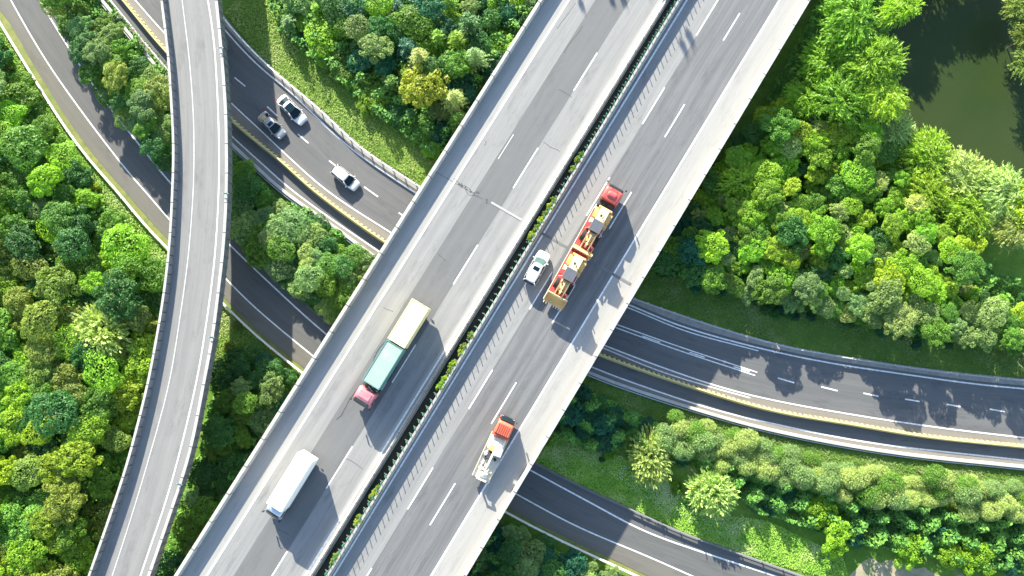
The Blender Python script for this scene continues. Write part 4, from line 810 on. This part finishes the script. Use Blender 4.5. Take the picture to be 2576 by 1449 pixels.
def ring(x, hw, z0, z1, e=0.42, n=24, top=1.0):
    P = []; mz, hz = (z0 + z1) / 2, (z1 - z0) / 2
    for k in range(n):
        a = 2 * math.pi * (k + 0.5) / n; c, s = math.cos(a), math.sin(a); y = math.copysign(abs(c)**e, c); q = math.copysign(abs(s)**e, s)
        P.append((x, y * hw * (1 + (top - 1) * max(0, q)), mz + q * hz))
    return P
def patch(g, fn, nu, nv, mi=0):
    V = [fn(i / nu, j / nv) for j in range(nv + 1) for i in range(nu + 1)]
    F = [(j*(nu+1)+i, j*(nu+1)+i+1, (j+1)*(nu+1)+i+1, (j+1)*(nu+1)+i) for j in range(nv) for i in range(nu)]; g.add(V, F, mi)
def car(label, rear, front, z, Wd, Ht, col, kind, sunroof=None, rails=False, rearglass='glass'):
    loc, rz, L = place(rear, front, z + 0.6); loc = (loc[0], loc[1], z)
    kn = {'sedan': 'sedan_car', 'hatch': 'hatchback_car', 'suv': 'suv_car'}[kind]; r = empty(kn, loc, rz); m = M[col]; h = Wd / 2
    belt = Ht * (0.64 if kind != 'suv' else 0.62); cl = 0.2 if kind != 'suv' else 0.26; hood = belt * 0.93
    if kind == 'sedan': secs = [(-.5, .74, .45, .72*belt), (-.488, .86, .32, .92*belt), (-.46, .93, cl, .985*belt), (-.36, .99, cl, 1.0*belt), (-.2, 1, cl, belt), (.12, 1, cl, belt*.985), (.24, .99, cl, hood*.985), (.36, .95, cl, hood*.93), (.44, .88, cl, hood*.84), (.482, .76, .28, hood*.74), (.5, .6, .36, hood*.6)]
    else: secs = [(-.5, .76, .42, .8*belt), (-.488, .88, .3, .97*belt), (-.46, .94, cl, 1.01*belt), (-.36, .99, cl, 1.02*belt), (-.1, 1, cl, 1.0*belt), (.14, 1, cl, belt*.99), (.25, .99, cl, hood), (.37, .95, cl, hood*.95), (.45, .88, cl, hood*.86), (.485, .77, .28, hood*.76), (.5, .62, .36, hood*.62)]
    g = G(); g.loft([ring(a * L, b * h, c, d, 0.4) for a, b, c, d in secs]); g.build('body', m, r, smooth=True)
    bF, tF, tR, bR = {'sedan': (.245, .075, -.2, -.375), 'hatch': (.25, .08, -.425, -.482), 'suv': (.235, .09, -.452, -.487)}[kind]; bw, tw = h * 0.93, h * 0.745; zb, zt = belt - 0.03, Ht - 0.07
    bulge = 0.13
    def pane(xb, xt, s):
        def f(u, v):
            y = (u * 2 - 1) * (bw + (tw - bw) * v) * 0.94; k = 1 - (u * 2 - 1)**2; return ((xb + (xt - xb) * v) * L + s * bulge * k * (1 - 0.5 * v) + s * 0.02, y, zb + (zt - zb) * v + 0.03 * k * v)
        return f
    g = G(); patch(g, pane(bF, tF, 1), 10, 5); g.build('windscreen', M['glass' if kind != 'suv' else 'glass_green'], r, smooth=True)
    g = G(); patch(g, pane(bR, tR, -1), 10, 4); g.build('rear_window', M[rearglass], r, smooth=True)
    for s in (-1, 1):
        g = G(); patch(g, lambda u, v: ((bR + .03 + (bF - bR - .06) * u) * L * (1 - v) + (tR + .02 + (tF - tR - .04) * u) * L * v, s * (bw + (tw - bw) * v + 0.012), zb + (zt - zb) * v), 6, 3); g.build('side_window', M['glass'], r, smooth=True)
        for xb, xt in ((bF, tF), (bR, tR), ((bF + bR) * .5 - .01, (tF + tR) * .5)): g = G(); g.cyl((xb * L, s * bw, zb - 0.02), (xt * L, s * tw, zt + 0.02), 0.045, n=8); g.build('pillar', m, r, smooth=True)
        g = G(); g.box((bF * L - 0.12, s * (h + 0.1), belt + 0.06), (0.14, 0.2, 0.14), taper=(0.8, 0.9)); g.build('wing_mirror', m, r, bevel=0.03)
        g = G(); g.loft([ring(x, y, a, b, 0.6, 12) for x, y, a, b in ((-.1, .05, .0, .06), (.06, .11, -.04, .08), (.2, .06, -.03, .04))]); o = g.build('headlight', M['lamp'], r, smooth=True); o.location = (0.44 * L, s * h * 0.68, hood * 0.76); o.rotation_euler = (0, 0.25, -s * 0.45)
        g = G(); g.box((-0.478 * L, s * h * 0.72, belt * 0.86), (0.14, h * 0.36, 0.16), rz=s * 0.25); g.build('tail_light', M['tail'], r, bevel=0.03)
        for x in (-0.3, 0.3): wheel(r, x * L, s * (h - 0.11), 0.32 if kind != 'suv' else 0.36, 0.22)
        g = G(); g.box((-.0 * L, s * (h - 0.01), 0.3), (L * 0.42, 0.05, 0.12)); g.build('sill', M['trim'], r, bevel=0.02)
    # inner shell keeps the cabin dark behind the glass
    g = G(); g.box(((bF + bR) / 2 * L, 0, (zb + zt) / 2 - 0.06), ((bF - bR) * L * 0.86, bw * 1.8, zt - zb - 0.02), taper=((tF - tR) / (bF - bR) * 0.95, tw / bw * 0.95), shift=(((tF + tR) - (bF + bR)) / 2 * L, 0)); g.build('cabin', M['trim'], r)
    g = G(); patch(g, lambda u, v: ((tR - .015 + (tF - tR + .03) * u) * L, (v * 2 - 1) * (tw + 0.04) * (1 - 0.16 * abs(u * 2 - 1)**5), Ht - 0.075 * abs(v * 2 - 1)**3.2 - 0.055 * abs(u * 2 - 1)**3), 10, 10); rf = g.build('roof', m, r, smooth=True)
    sm = rf.modifiers.new('thick', 'SOLIDIFY'); sm.thickness = 0.045
    if sunroof:
        a, b, w = sunroof; g = G(); patch(g, lambda u, v: ((a + (b - a) * u) * L, (v * 2 - 1) * w * tw, Ht + 0.012 - 0.075 * abs((v * 2 - 1) * w)**3.2 - 0.03 * abs(u * 2 - 1)**4 * 0), 6, 6); g.build('sunroof', M['glass'], rf, smooth=True)
    if rails:
        for s in (-1, 1): g = G(); g.cyl((tR * L + 0.1, s * tw * 0.93, Ht + 0.03), (tF * L - 0.15, s * tw * 0.93, Ht + 0.03), 0.025, n=6); g.build('roof_rail', M['pale_steel' if col == 'car_silver' else 'trim'], r)
    g = G(); patch(g, lambda u, v: ((bF - .0) * L + 0.1 + 0.1 * (1 - (u * 2 - 1)**2) + 0.07 * v, (u * 2 - 1) * bw * 0.85, belt * 0.985 + 0.012 - 0.03 * v), 8, 1); g.build('wiper_cowl', M['trim'], r)
    g = G(); g.box((0.494 * L, 0, 0.5), (0.05, h * 0.9, 0.16)); g.build('grille', M['trim'], r, bevel=0.02)
    g = G(); g.box((-0.497 * L, 0, 0.62), (0.02, 0.44, 0.12)); g.build('number_plate', M['box_white'], r)
    return tag(r, label, 'car')
car('white saloon car with a dark glass roof, nearest the grass verge on the motorway', (705, 246), (765, 308), 0, 1.86, 1.48, 'car_white', 'sedan', sunroof=(-.13, .1, .9))
car('silver saloon car with a small dark sunroof, beside the white saloon', (657, 288), (713, 343), 0, 1.8, 1.46, 'car_silver', 'sedan', sunroof=(-.05, .06, .62))
car('white hatchback car alone on the motorway, just before the viaduct', (841, 424), (899, 472), 0, 1.78, 1.5, 'car_white', 'hatch')
car('white off-road car on the viaduct beside the truck carrying loaders', (1330, 713), (1372, 634), ZD, 1.88, 1.68, 'car_white', 'suv', sunroof=(-.12, .0, .6), rails=True)

def cab(r, xf, L, Wd, z0, H, mat, roof=None, slope=0.35, glassm='glass', visor=True):
    """forward-control lorry cab whose front stands at xf"""
    h = Wd / 2; m = M[mat]
    def rr(x, hw, a, b): return ring(x, hw, a, b, 0.28, 24)
    g = G(); g.loft([rr(xf - L, h * .96, z0, H * .985), (rr(xf - L + .08, h, z0, H)), rr(xf - slope - .55, h, z0, H), rr(xf - slope - .2, h * .985, z0, H - .07), rr(xf - slope * .55, h * .97, z0, z0 + (H - z0) * .72), rr(xf - .08, h * .96, z0, z0 + (H - z0) * .48), rr(xf, h * .9, z0 + .08, z0 + (H - z0) * .42)]); c = g.build('cab', m, r, smooth=True)
    g = G(); zb, zt = z0 + (H - z0) * .5, H - .16
    patch(g, lambda u, v: (xf + .03 - (slope * .93) * v + .06 * (1 - (u*2-1)**2) * (1 - v * .4), (u*2-1) * h * .88, zb + (zt - zb) * v), 8, 4); g.build('windscreen', M[glassm], c, smooth=True)
    for s in (-1, 1):
        g = G(); g.box((xf - L * .52, s * (h + .004), zb + .25), (L * .42, .03, (zt - zb) * .7)); g.build('side_window', M['glass'], c, bevel=.01)
        g = G(); g.cyl((xf - .3, s * h, zt), (xf - .05, s * (h + .13), zt - .1), .03, n=6); g.box((xf - .05, s * (h + .12), zt - .45), (.1, .2, .6)); g.build('wing_mirror', M['trim'], c, bevel=.02)
        g = G(); g.box((xf - .03, s * h * .72, z0 + .28), (.1, .36, .22)); g.build('headlight', M['lamp'], c, bevel=.03)
    g = G(); g.box((xf - .02, 0, z0 + .12), (.22, Wd * .98, .34)); g.build('bumper', M['trim' if mat != 'cab_silver' else 'cab_silver'], c, bevel=.05)
    if visor: g = G(); g.box((xf - slope - .02, 0, H - .1), (.3, Wd * .84, .05), taper=(1, .9)); g.build('sun_visor', M['trim'], c, bevel=.02)
    return c
DECKZ = ZD + 0.0
# ---- low-loader truck with two wheel loaders
loc, rz, L = place((1379, 781), (1551, 470), DECKZ + 1.5); lw = 18.3
fx = at(1551, 470, DECKZ + 2.2); bx = at(1375, 788, DECKZ + 2.2); d = (bx - fx); TL = d.length; rz = math.atan2(-d.y, -d.x)
lb = empty('low_loader_truck', ((fx.x + bx.x) / 2, (fx.y + bx.y) / 2, DECKZ), rz); tag(lb, 'long red low-loader truck with a red cab carrying two yellow wheel loaders', 'truck')
F_ = TL / 2; S_ = lambda s: F_ - s                         # distance behind the cab's front -> local x
c = cab(lb, F_, 2.35, 2.45, 0.75, 3.35, 'red_cab', slope=.5)
g = G(); g.loft([ring(F_ - 1.5 + x, hw, 3.3, zt, .5, 16) for x, hw, zt in ((-.45, .55, 3.52), (.1, .6, 3.5), (.45, .45, 3.38))]); g.build('roof_hatch', M['red_cab'], c, smooth=True)
g = G(); g.box((F_ - 1.3, 0, 3.36), (1.1, 1.0, .05)); g.build('roof_hatch', M['red_steel'], c, bevel=.02)
g = G(); g.box((S_(2.75), 0, 1.5), (.8, 2.2, 1.1)); g.box((S_(2.7), -.5, 2.1), (.5, .6, .5)); g.cyl((S_(2.6), .95, 1), (S_(2.6), .95, 3.2), .09); g.build('engine_bay', M['chassis'], lb, bevel=.03)
g = G(); g.box((S_(3.8), 0, .9), (6.4, .9, .3)); g.build('chassis', M['chassis'], lb)
for s in (-1, 1):
    g = G(); g.box((S_(3.5), s * 1.0, .7), (1.1, .5, .55)); g.build('fuel_tank', M['pale_steel'], lb, bevel=.05)
    for x, nm in ((1.3, 1), (4.9, 1), (6.2, 1)): wheel(lb, S_(x), s * 1.03, .5, .32 if x < 2 else .5, 'chassis')
    for x in (13.4, 14.7, 16.0): wheel(lb, S_(x), s * .98, .4, .5, 'chassis')
g = G(); g.box((S_(11.0), 0, 1.06), (12.6, 2.5, .12)); g.build('trailer_deck', M['red_steel'], lb, bevel=.02)
g = G(); g.box((S_(5.2), 0, 1.4), (2.4, 2.45, .1)); g.box((S_(4.05), 0, 1.65), (.1, 2.4, .6)); g.build('gooseneck', M['red_steel'], lb, bevel=.02)
for s in (-1, 1): g = G(); g.box((S_(10.4), s * 1.27, 1.0), (13.8, .09, .3)); g.build('side_rail', M['cream_steel'], lb, bevel=.01)
for x in (7.4, 9.4, 13.0, 14.8, 16.6): g = G(); g.box((S_(x), .1, 1.14), (.7, 2.2, .08)); g.build('cross_plate', M['red_steel'], lb, bevel=.01)
def loader(label, xr, drop):
    """articulated wheel loader, rear towards the cab; local +x runs to its bucket"""
    o = Vector((S_(xr), -.18, 1.13)); rot = Matrix.Rotation(rz, 4, 'Z'); w = rot @ o + Vector(lb.location)
    r = empty('wheel_loader', w, rz + math.pi)
    g = G(); g.box((1.25, 0, 1.65), (2.2, 1.3, 1.0), taper=(.95, .9)); g.box((1.25, 0, 2.17), (2.1, 1.22, .08)); g.build('engine_hood', M['loader_cream'], r, bevel=.08, seg=3)
    g = G(); g.box((.12, 0, 1.3), (.3, 1.9, .8)); g.build('counterweight', M['loader_yellow'], r, bevel=.08)
    g = G(); g.cyl((1.5, .2, 2.1), (1.5, .2, 2.75), .07); g.box((1.25, -.15, 2.22), (.26, .22, .1)); g.build('exhaust', M['trim'], r)
    g = G(); g.box((2.95, 0, 2.1), (1.35, 1.3, 1.7), taper=(.9, .92)); g.build('cab', M['glass'], r, bevel=.04)
    g = G(); g.box((2.95, 0, 3.02), (1.6, 1.55, .14)); g.build('cab_roof', M['loader_grey'], r, bevel=.06, seg=3)
    g = G()
    for sx in (-1, 1):
        for sy in (-1, 1): g.box((2.95 + sx * .62, sy * .6, 2.1), (.1, .1, 1.8))
    g.build('cab_post', M['loader_yellow'], r)
    for sy in (-1, 1):
        g = G(); g.cyl((3.4, sy * .75, 2.6), (3.65, sy * 1.12, 2.6), .025, n=6); g.box((3.65, sy * 1.14, 2.45), (.05, .2, .32)); g.build('mirror', M['pale_steel'], r)
        g = G(); g.box((2.0, sy * 1.0, 1.0), (1.0, .4, .5)); g.box((2.2, sy * .95, 1.4), (.5, .5, .06)); g.build('step_platform', M['cream_steel' if sy < 0 else 'loader_yellow'], r, bevel=.03)
        for x in (1.05, 4.35): wheel(r, x, sy * .95, .72, .52, 'loader_yellow')
        g = G(); pts = [(.3, 1.25), (.45, 1.5), (1.05, 1.6), (1.65, 1.5), (1.8, 1.2), (1.65, 1.2), (1.5, 1.42), (1.05, 1.5), (.6, 1.42), (.45, 1.25)]; g.prism(pts, sy * .95 - .28, sy * .95 + .28); g.build('mudguard', M['loader_yellow'], r)
        # lifting arm
        g = G(); g.prism([(3.75, 2.3), (4.1, 2.45), (5.2, 1.75), (6.0, 1.0), (6.05, .75), (5.85, .75), (5.0, 1.45), (4.0, 2.05)], sy * .52 - .07, sy * .52 + .07); g.build('lift_arm', M['loader_cream'], r, bevel=.02)
        g = G(); g.cyl((3.9, sy * .36, 1.3), (4.9, sy * .42, 1.45), .07); g.cyl((4.9, sy * .42, 1.45), (5.3, sy * .46, 1.5), .04); g.build('lift_ram', M['loader_yellow'], r, smooth=True)
    g = G(); g.box((4.3, 0, 1.15), (1.5, .9, .7), taper=(.9, .75)); g.box((4.0, 0, 1.9), (.55, .98, .7)); g.build('front_frame', M['loader_yellow'], r, bevel=.05)
    g = G(); g.prism([(4.9, 1.55), (5.1, 1.7), (5.35, 2.3), (5.5, 2.3), (5.4, 1.6), (5.7, 1.0), (5.5, 1.0), (5.2, 1.4)], -.12, .12); g.cyl((4.0, 0, 2.3), (4.9, 0, 2.33), .09); g.cyl((4.9, 0, 2.33), (5.4, 0, 2.25), .05); g.build('tilt_linkage', M['loader_cream'], r)
    g = G(); g.box((5.15, 0, 1.5), (.2, 1.1, .2)); g.build('cross_tube', M['loader_yellow'], r, bevel=.04)
    # bucket: bent plate with cheeks and teeth, turned about its pin
    ang = drop; px, pz = 5.95, .85; wd = 1.36
    prof = [(0.0, .72), (-.12, .35), (-.08, 0.0), (.12, -.3), (.5, -.42), (1.15, -.45)]
    def tw(a, b): return (px + a * math.cos(ang) - b * math.sin(ang), pz + a * math.sin(ang) + b * math.cos(ang))
    outer = [tw(*p) for p in prof]; inner = [tw(a + .05, b + .05) for a, b in prof][::-1]
    g = G()
    poly = outer + inner; n = len(prof)
    for k in range(n - 1):
        a, b = outer[k], outer[k+1]; c_, e = inner[n-1-k], inner[n-2-k]; V = [(a[0], -wd, a[1]), (b[0], -wd, b[1]), (e[0], -wd, e[1]), (c_[0], -wd, c_[1])]; V += [(x, wd, z) for x, _, z in V]
        g.add(V, [(0, 1, 2, 3), (7, 6, 5, 4), (0, 4, 5, 1), (1, 5, 6, 2), (2, 6, 7, 3), (3, 7, 4, 0)])
    b_ = g.build('bucket', M['bucket_yellow'], r)
    ck = [tw(*p) for p in ((0.02, .72), (-.12, .35), (-.08, 0.0), (.12, -.3), (.5, -.42), (1.1, -.45), (.75, .1), (.3, .6))]
    for sy in (-1, 1): g = G(); g.prism(ck, sy * wd - .03, sy * wd + .03); g.build('bucket_cheek', M['bucket_yellow'], b_)
    g = G()
    for k in range(8):
        y = -wd + .12 + k * (2 * wd - .24) / 7; a0, a1 = tw(1.05, -.47), tw(1.42, -.44); g.cyl((a0[0], y, a0[1]), (a1[0], y, a1[1]), .09, .035, 6)
    g.build('bucket_teeth', M['cream_steel'], b_)
    a0, a1 = tw(0.0, .72), tw(.06, .78); g = G(); g.cyl((a0[0], -wd, a0[1]), (a0[0], wd, a0[1]), .07, n=8); g.build('bucket_lip', M['loader_cream'], b_)
    return tag(r, label, 'loader')
loader('yellow wheel loader carried directly behind the red lorry cab, nearer of the two', 3.3, R_(-38))
loader('yellow wheel loader with its toothed bucket hanging over the tail of the low-loader truck', 10.35, R_(4))

# ---- lorry with two containers
fx = at(906, 1018, DECKZ + 2.2); bx = at(1062, 765, DECKZ + 2.2); d = bx - fx; rz = math.atan2(-d.y, -d.x); TL = d.length
ct = empty('container_lorry', ((fx.x + bx.x) / 2, (fx.y + bx.y) / 2, DECKZ), rz); tag(ct, 'flatbed lorry with pinkish red cab carrying a teal and a yellow container', 'truck'); F_ = TL / 2
cc = cab(ct, F_, 2.15, 2.45, .75, 3.1, 'pink_cab', slope=.5)
g = G(); g.box((F_ - 1.45, 0, 3.13), (1.0, 1.7, .08), taper=(.9, .9)); g.build('roof_hatch', M['pink_cab'], cc, bevel=.04)
g = G(); g.box((F_ - 2.55, 0, 1.5), (.6, 1.9, .9)); g.box((F_ - 2.5, .55, 2.1), (.35, .5, .7)); g.cyl((F_ - 2.45, -.8, 1), (F_ - 2.45, -.8, 2.9), .08); g.cyl((F_ - 2.7, .2, 1.9), (F_ - 2.35, .9, 2.2), .05); g.box((F_ - 2.6, -.2, 2.05), (.25, .8, .12), rz=.4); g.build('engine_bay', M['chassis'], ct, bevel=.02)
g = G(); g.cyl((F_ - 2.5, -.3, 2.3), (F_ - 2.2, .5, 2.35), .05); g.cyl((F_ - 2.7, .1, 2.3), (F_ - 2.5, 1.0, 2.3), .05); g.build('air_hose', M['cream_steel'], ct)
g = G(); g.box((-.9, 0, 1.0), (TL - 2.9, 2.3, .2)); g.box((-.9, 0, .8), (TL - 2.9, .9, .25)); g.build('flatbed', M['chassis'], ct)
for s in (-1, 1):
    for x in (F_ - 1.3, F_ - 4.6, F_ - 5.9, -F_ + 2.9, -F_ + 1.6): wheel(ct, x, s * 1.0, .5, .32 if x > F_ - 2 else .5, 'chassis')
    g = G(); g.box((F_ - 3.3, s * .95, .7), (1.2, .5, .5)); g.build('fuel_tank', M['pale_steel'], ct, bevel=.05)
    g = G(); g.box((-F_ + .15, s * .8, .75), (.1, .4, .2)); g.build('tail_light', M['tail'], ct)
def container(label, xc, L, Wd, H, m, ms, mf, z0=1.12, corr_roof=True):
    w = Matrix.Rotation(rz, 4, 'Z') @ Vector((xc, 0, z0)) + Vector(ct.location); r = empty('shipping_container', w, rz); h = Wd / 2
    def corr(x): t = (x * 4.5) % 1; return 0.0 if t < .35 else (0.012 if .5 < t < .85 else ((t - .35) / .15 * .012 if t < .5 else (1 - t) / .15 * .012))
    xs = np.linspace(-L/2 + .06, L/2 - .06, int(L * 45)); a = .03
    g = G(); V = []; 
    for x in xs: q = corr(x) * (1 if corr_roof else .35); V += [(x, -h + .05, H - .05 - q), (x, h - .05, H - .05 - q)]
    g.add(V, [(2*i, 2*i+2, 2*i+3, 2*i+1) for i in range(len(xs) - 1)]); g.build('roof_panel', M[m], r)
    for s in (-1, 1):
        g = G(); V = []
        for x in xs: q = corr(x); V += [(x, s * (h - .02 - q), .1), (x, s * (h - .02 - q), H - .06)]
        g.add(V, [(2*i, 2*i+2, 2*i+3, 2*i+1)[::s] for i in range(len(xs) - 1)]); g.build('side_panel', M[ms], r)
    g = G(); g.box((L/2 - .05, 0, H/2), (.06, Wd - .1, H - .12)); g.build('end_wall', M[ms], r)
    for s in (-1, 1): g = G(); g.box((-L/2 + .04, s * h * .49, H/2), (.06, h * .94, H - .2)); dd = g.build('door', M[ms], r); g = G(); g.cyl((-L/2 - .01, s * h * .3, .2), (-L/2 - .01, s * h * .3, H - .2), .025, n=6); g.build('locking_bar', M['pale_steel'], dd)
    g = G()
    for s in (-1, 1):
        g.box((0, s * (h - .05), H - .05), (L - .2, .1, .105)); g.box((0, s * (h - .05), .07), (L - .2, .1, .14))
        for e in (-1, 1): g.box((e * (L/2 - .07), s * (h - .07), H/2), (.15, .15, H - .2))
    for e in (-1, 1): g.box((e * (L/2 - .05), 0, H - .05), (.1, Wd - .2, .11)); g.box((e * (L/2 - .05), 0, .07), (.1, Wd - .2, .14))
    g.build('frame', M[mf], r, bevel=.01)
    for s in (-1, 1):
        for e in (-1, 1): g = G(); g.box((e * (L/2 - .09), s * (h - .085), H - .055), (.19, .18, .13)); g.build('corner_casting', M[mf], r, bevel=.01)
    return tag(r, label, 'container')
container('faded teal corrugated shipping container just behind the pinkish red cab', F_ - 2.95 - 2.95, 5.85, 2.44, 2.55, 'teal_steel', 'teal_side', 'teal_side')
container('pale yellow shipping container at the tail of the container lorry', F_ - 9.0 - 2.95, 5.85, 2.5, 2.65, 'yellow_steel', 'yellow_frame', 'yellow_frame', corr_roof=False)

# ---- white box lorry
fx = at(680, 1303, DECKZ + 2.2); bx = at(769, 1150, DECKZ + 3.4); fx = at(679, 1302, DECKZ + 2.4); d = bx - fx; d.z = 0; rz = math.atan2(-d.y, -d.x); TL = d.length
bl = empty('box_lorry', ((fx.x + bx.x) / 2, (fx.y + bx.y) / 2, DECKZ), rz); tag(bl, 'white box lorry with a silver-blue cab in the lower left of the viaduct', 'truck'); F_ = TL / 2
cab(bl, F_, 1.75, 2.15, .6, 2.55, 'cab_silver', slope=.55, visor=False)
bL = TL - 1.75; bc = -F_ + bL / 2; hz = 3.75
def boxring(x, k=1.0): return ring(x, 1.16 * k, 1.0, hz, .13, 28)
g = G(); g.loft([boxring(-F_, .985), boxring(-F_ + .05), boxring(-F_ + bL - .06), boxring(-F_ + bL, .985)]); bb = g.build('cargo_box', M['box_white'], bl)
g = G()
for k in range(1, 9): g.box((-F_ + bL * k / 9, 0, hz + .012), (.06, 2.1, .03))
g.build('roof_rib', M['box_white'], bb)
for s in (-1, 1):
    g = G(); g.box((-F_ + bL / 2, s * 1.165, 1.08), (bL - .1, .05, .12)); g.build('side_rail', M['pale_steel'], bb, bevel=.01)
    g = G(); g.box((-F_ - .02, s * .56, 2.35), (.04, 1.08, 2.4)); g.build('rear_door', M['box_white'], bb, bevel=.01)
    for x in (F_ - 1.2, -F_ + 1.7, -F_ + 2.7): wheel(bl, x, s * .93, .43, .3 if x > 0 else .42, 'chassis')
    g = G(); g.box((-F_ + .12, s * .85, .75), (.08, .3, .12)); g.build('tail_light', M['tail'], bl)
g = G(); g.box((-F_ - .04, 0, hz - .02), (.16, 2.28, .05)); g.build('rear_lip', M['box_white'], bb)
g = G(); g.box((-.2, 0, .75), (TL - .8, .8, .3)); g.build('chassis', M['chassis'], bl)

# ---- drilling-rig truck with an orange-red cab
fx = at(1279, 1053, DECKZ + 2.0); bx = at(1207, 1209, DECKZ + 1.6); d = bx - fx; d.z = 0; rz = math.atan2(-d.y, -d.x); TL = d.length
dr = empty('machinery_truck', ((fx.x + bx.x) / 2, (fx.y + bx.y) / 2, DECKZ), rz); tag(dr, 'small truck with ribbed orange-red cab and cream flatbed full of machinery', 'truck'); F_ = TL / 2
c = cab(dr, F_, 2.2, 2.15, .65, 2.75, 'orange_cab', slope=.45, glassm='glass', visor=False)
g = G()
for k in range(7): g.box((F_ - 1.45, -.81 + k * .27, 2.8), (1.3, .12, .14))
g.build('roof_rib', M['orange_cab'], c, bevel=.012)
g = G(); g.box((F_ - 2.35, 0, 1.7), (.1, 2.3, 1.7)); g.box((F_ - 2.42, 0, 2.5), (.12, 2.35, .1)); g.build('headboard', M['orange_cab'], dr, bevel=.02)
g = G(); g.box((-1.15, 0, .95), (TL - 2.5, 2.3, .14)); g.build('flatbed', M['cream_steel'], dr, bevel=.02)
for s in (-1, 1):
    g = G(); g.box((-1.15, s * 1.15, 1.12), (TL - 2.5, .07, .3)); g.build('side_board', M['cream_steel'], dr, bevel=.015)
    for x in (F_ - 1.25, -F_ + 1.6, -F_ + 2.7): wheel(dr, x, s * .92, .45, .3 if x > 0 else .44, 'chassis')
    g = G(); g.box((-F_ + .05, s * .85, .8), (.08, .35, .14)); g.build('tail_light', M['tail'], dr)
g = G(); g.box((-.6, 0, .7), (TL - 1.6, .8, .3)); g.build('chassis', M['chassis'], dr)
g = G(); g.loft([ring(F_ - 2.6, .8, 1.0, 1.9, .5, 20), ring(F_ - 2.75, 1.0, 1.0, 2.1, .5, 20), ring(F_ - 4.3, 1.0, 1.0, 2.15, .5, 20), ring(F_ - 4.55, .8, 1.0, 1.95, .5, 20)]); g.build('machine_housing', M['cream_steel'], dr, smooth=True)
g = G(); g.box((F_ - 4.3, -.6, 2.2), (1.1, .95, .12), rz=.1); g.build('cover_panel', M['tarp'], dr, bevel=.03)
g = G(); g.box((F_ - 4.2, .35, 2.0), (.7, .6, .3)); g.build('control_box', M['loader_yellow'], dr, bevel=.03)
g = G(); g.box((-.9, .15, 1.45), (.9, .8, .9)); g.build('pump', M['chassis'], dr, bevel=.05)
g = G(); g.cyl((-.2, -.1, 2.1), (-F_ + .5, -.1, 1.75), .13, .1, 8); g.cyl((-.6, -.1, 1.7), (-2.2, -.1, 1.7), .09, .06, 8); g.build('boom', M['box_white'], dr, smooth=True)
for a, b, cx, q in ((-.9, .75, 1.9, .3), (-1.5, .55, 1.75, .22), (-2.2, .6, 1.5, .26), (-1.2, -.65, 1.5, .2)):
    g = G(); g.cyl((a, b, 1.0), (a, b, cx), q, q * .85, 14); g.cyl((a, b, cx), (a, b, cx + .08), q * .55, n=12); g.build('cable_drum', M['pale_steel' if q > .24 else 'chassis'], dr)
for (x0, y0, z0, x1, y1, z1, q) in ((-.3, .7, 1.6, -1.4, .2, 1.9, .04), (-.9, .5, 1.9, -2.6, .4, 1.5, .035), (-1.5, -.2, 1.8, -3.2, .5, 1.3, .05), (-2.0, -.5, 1.4, -3.6, -.3, 1.4, .05), (-2.9, .9, 1.2, -2.9, -.7, 1.3, .05), (-.7, -.3, 1.9, -1.6, .6, 1.6, .03)):
    g = G(); g.cyl((x0, y0, z0), (x1, y1, z1), q, n=7); g.build('hose', M['trim' if q < .045 else 'cream_steel'], dr, smooth=True)
g = G(); g.box((-2.6, .3, 1.25), (.7, .6, .4)); g.box((-3.1, -.35, 1.2), (.5, .45, .35)); g.build('tool_box', M['cream_steel'], dr, bevel=.03)
g = G(); g.cyl((-F_ + .75, .3, 1.3), (-F_ + .75, -.6, 1.3), .33, n=14); g.build('winch', M['cream_steel'], dr)
g = G(); g.prism([(-F_ - .05, 1.0), (-F_ + .25, 1.0), (-F_ + .35, 1.8), (-F_ + .15, 1.8)], -.75, -.6); g.prism([(-F_ - .05, 1.0), (-F_ + .25, 1.0), (-F_ + .35, 1.8), (-F_ + .15, 1.8)], .35, .5); g.box((-F_ + .2, -.12, 1.78), (.2, 1.3, .14)); g.build('boom_rest', M['cream_steel'], dr, bevel=.02)

for g_ in ('glass',): M[g_].node_tree.nodes['Principled BSDF'].inputs['Specular IOR Level'].default_value = 0.25
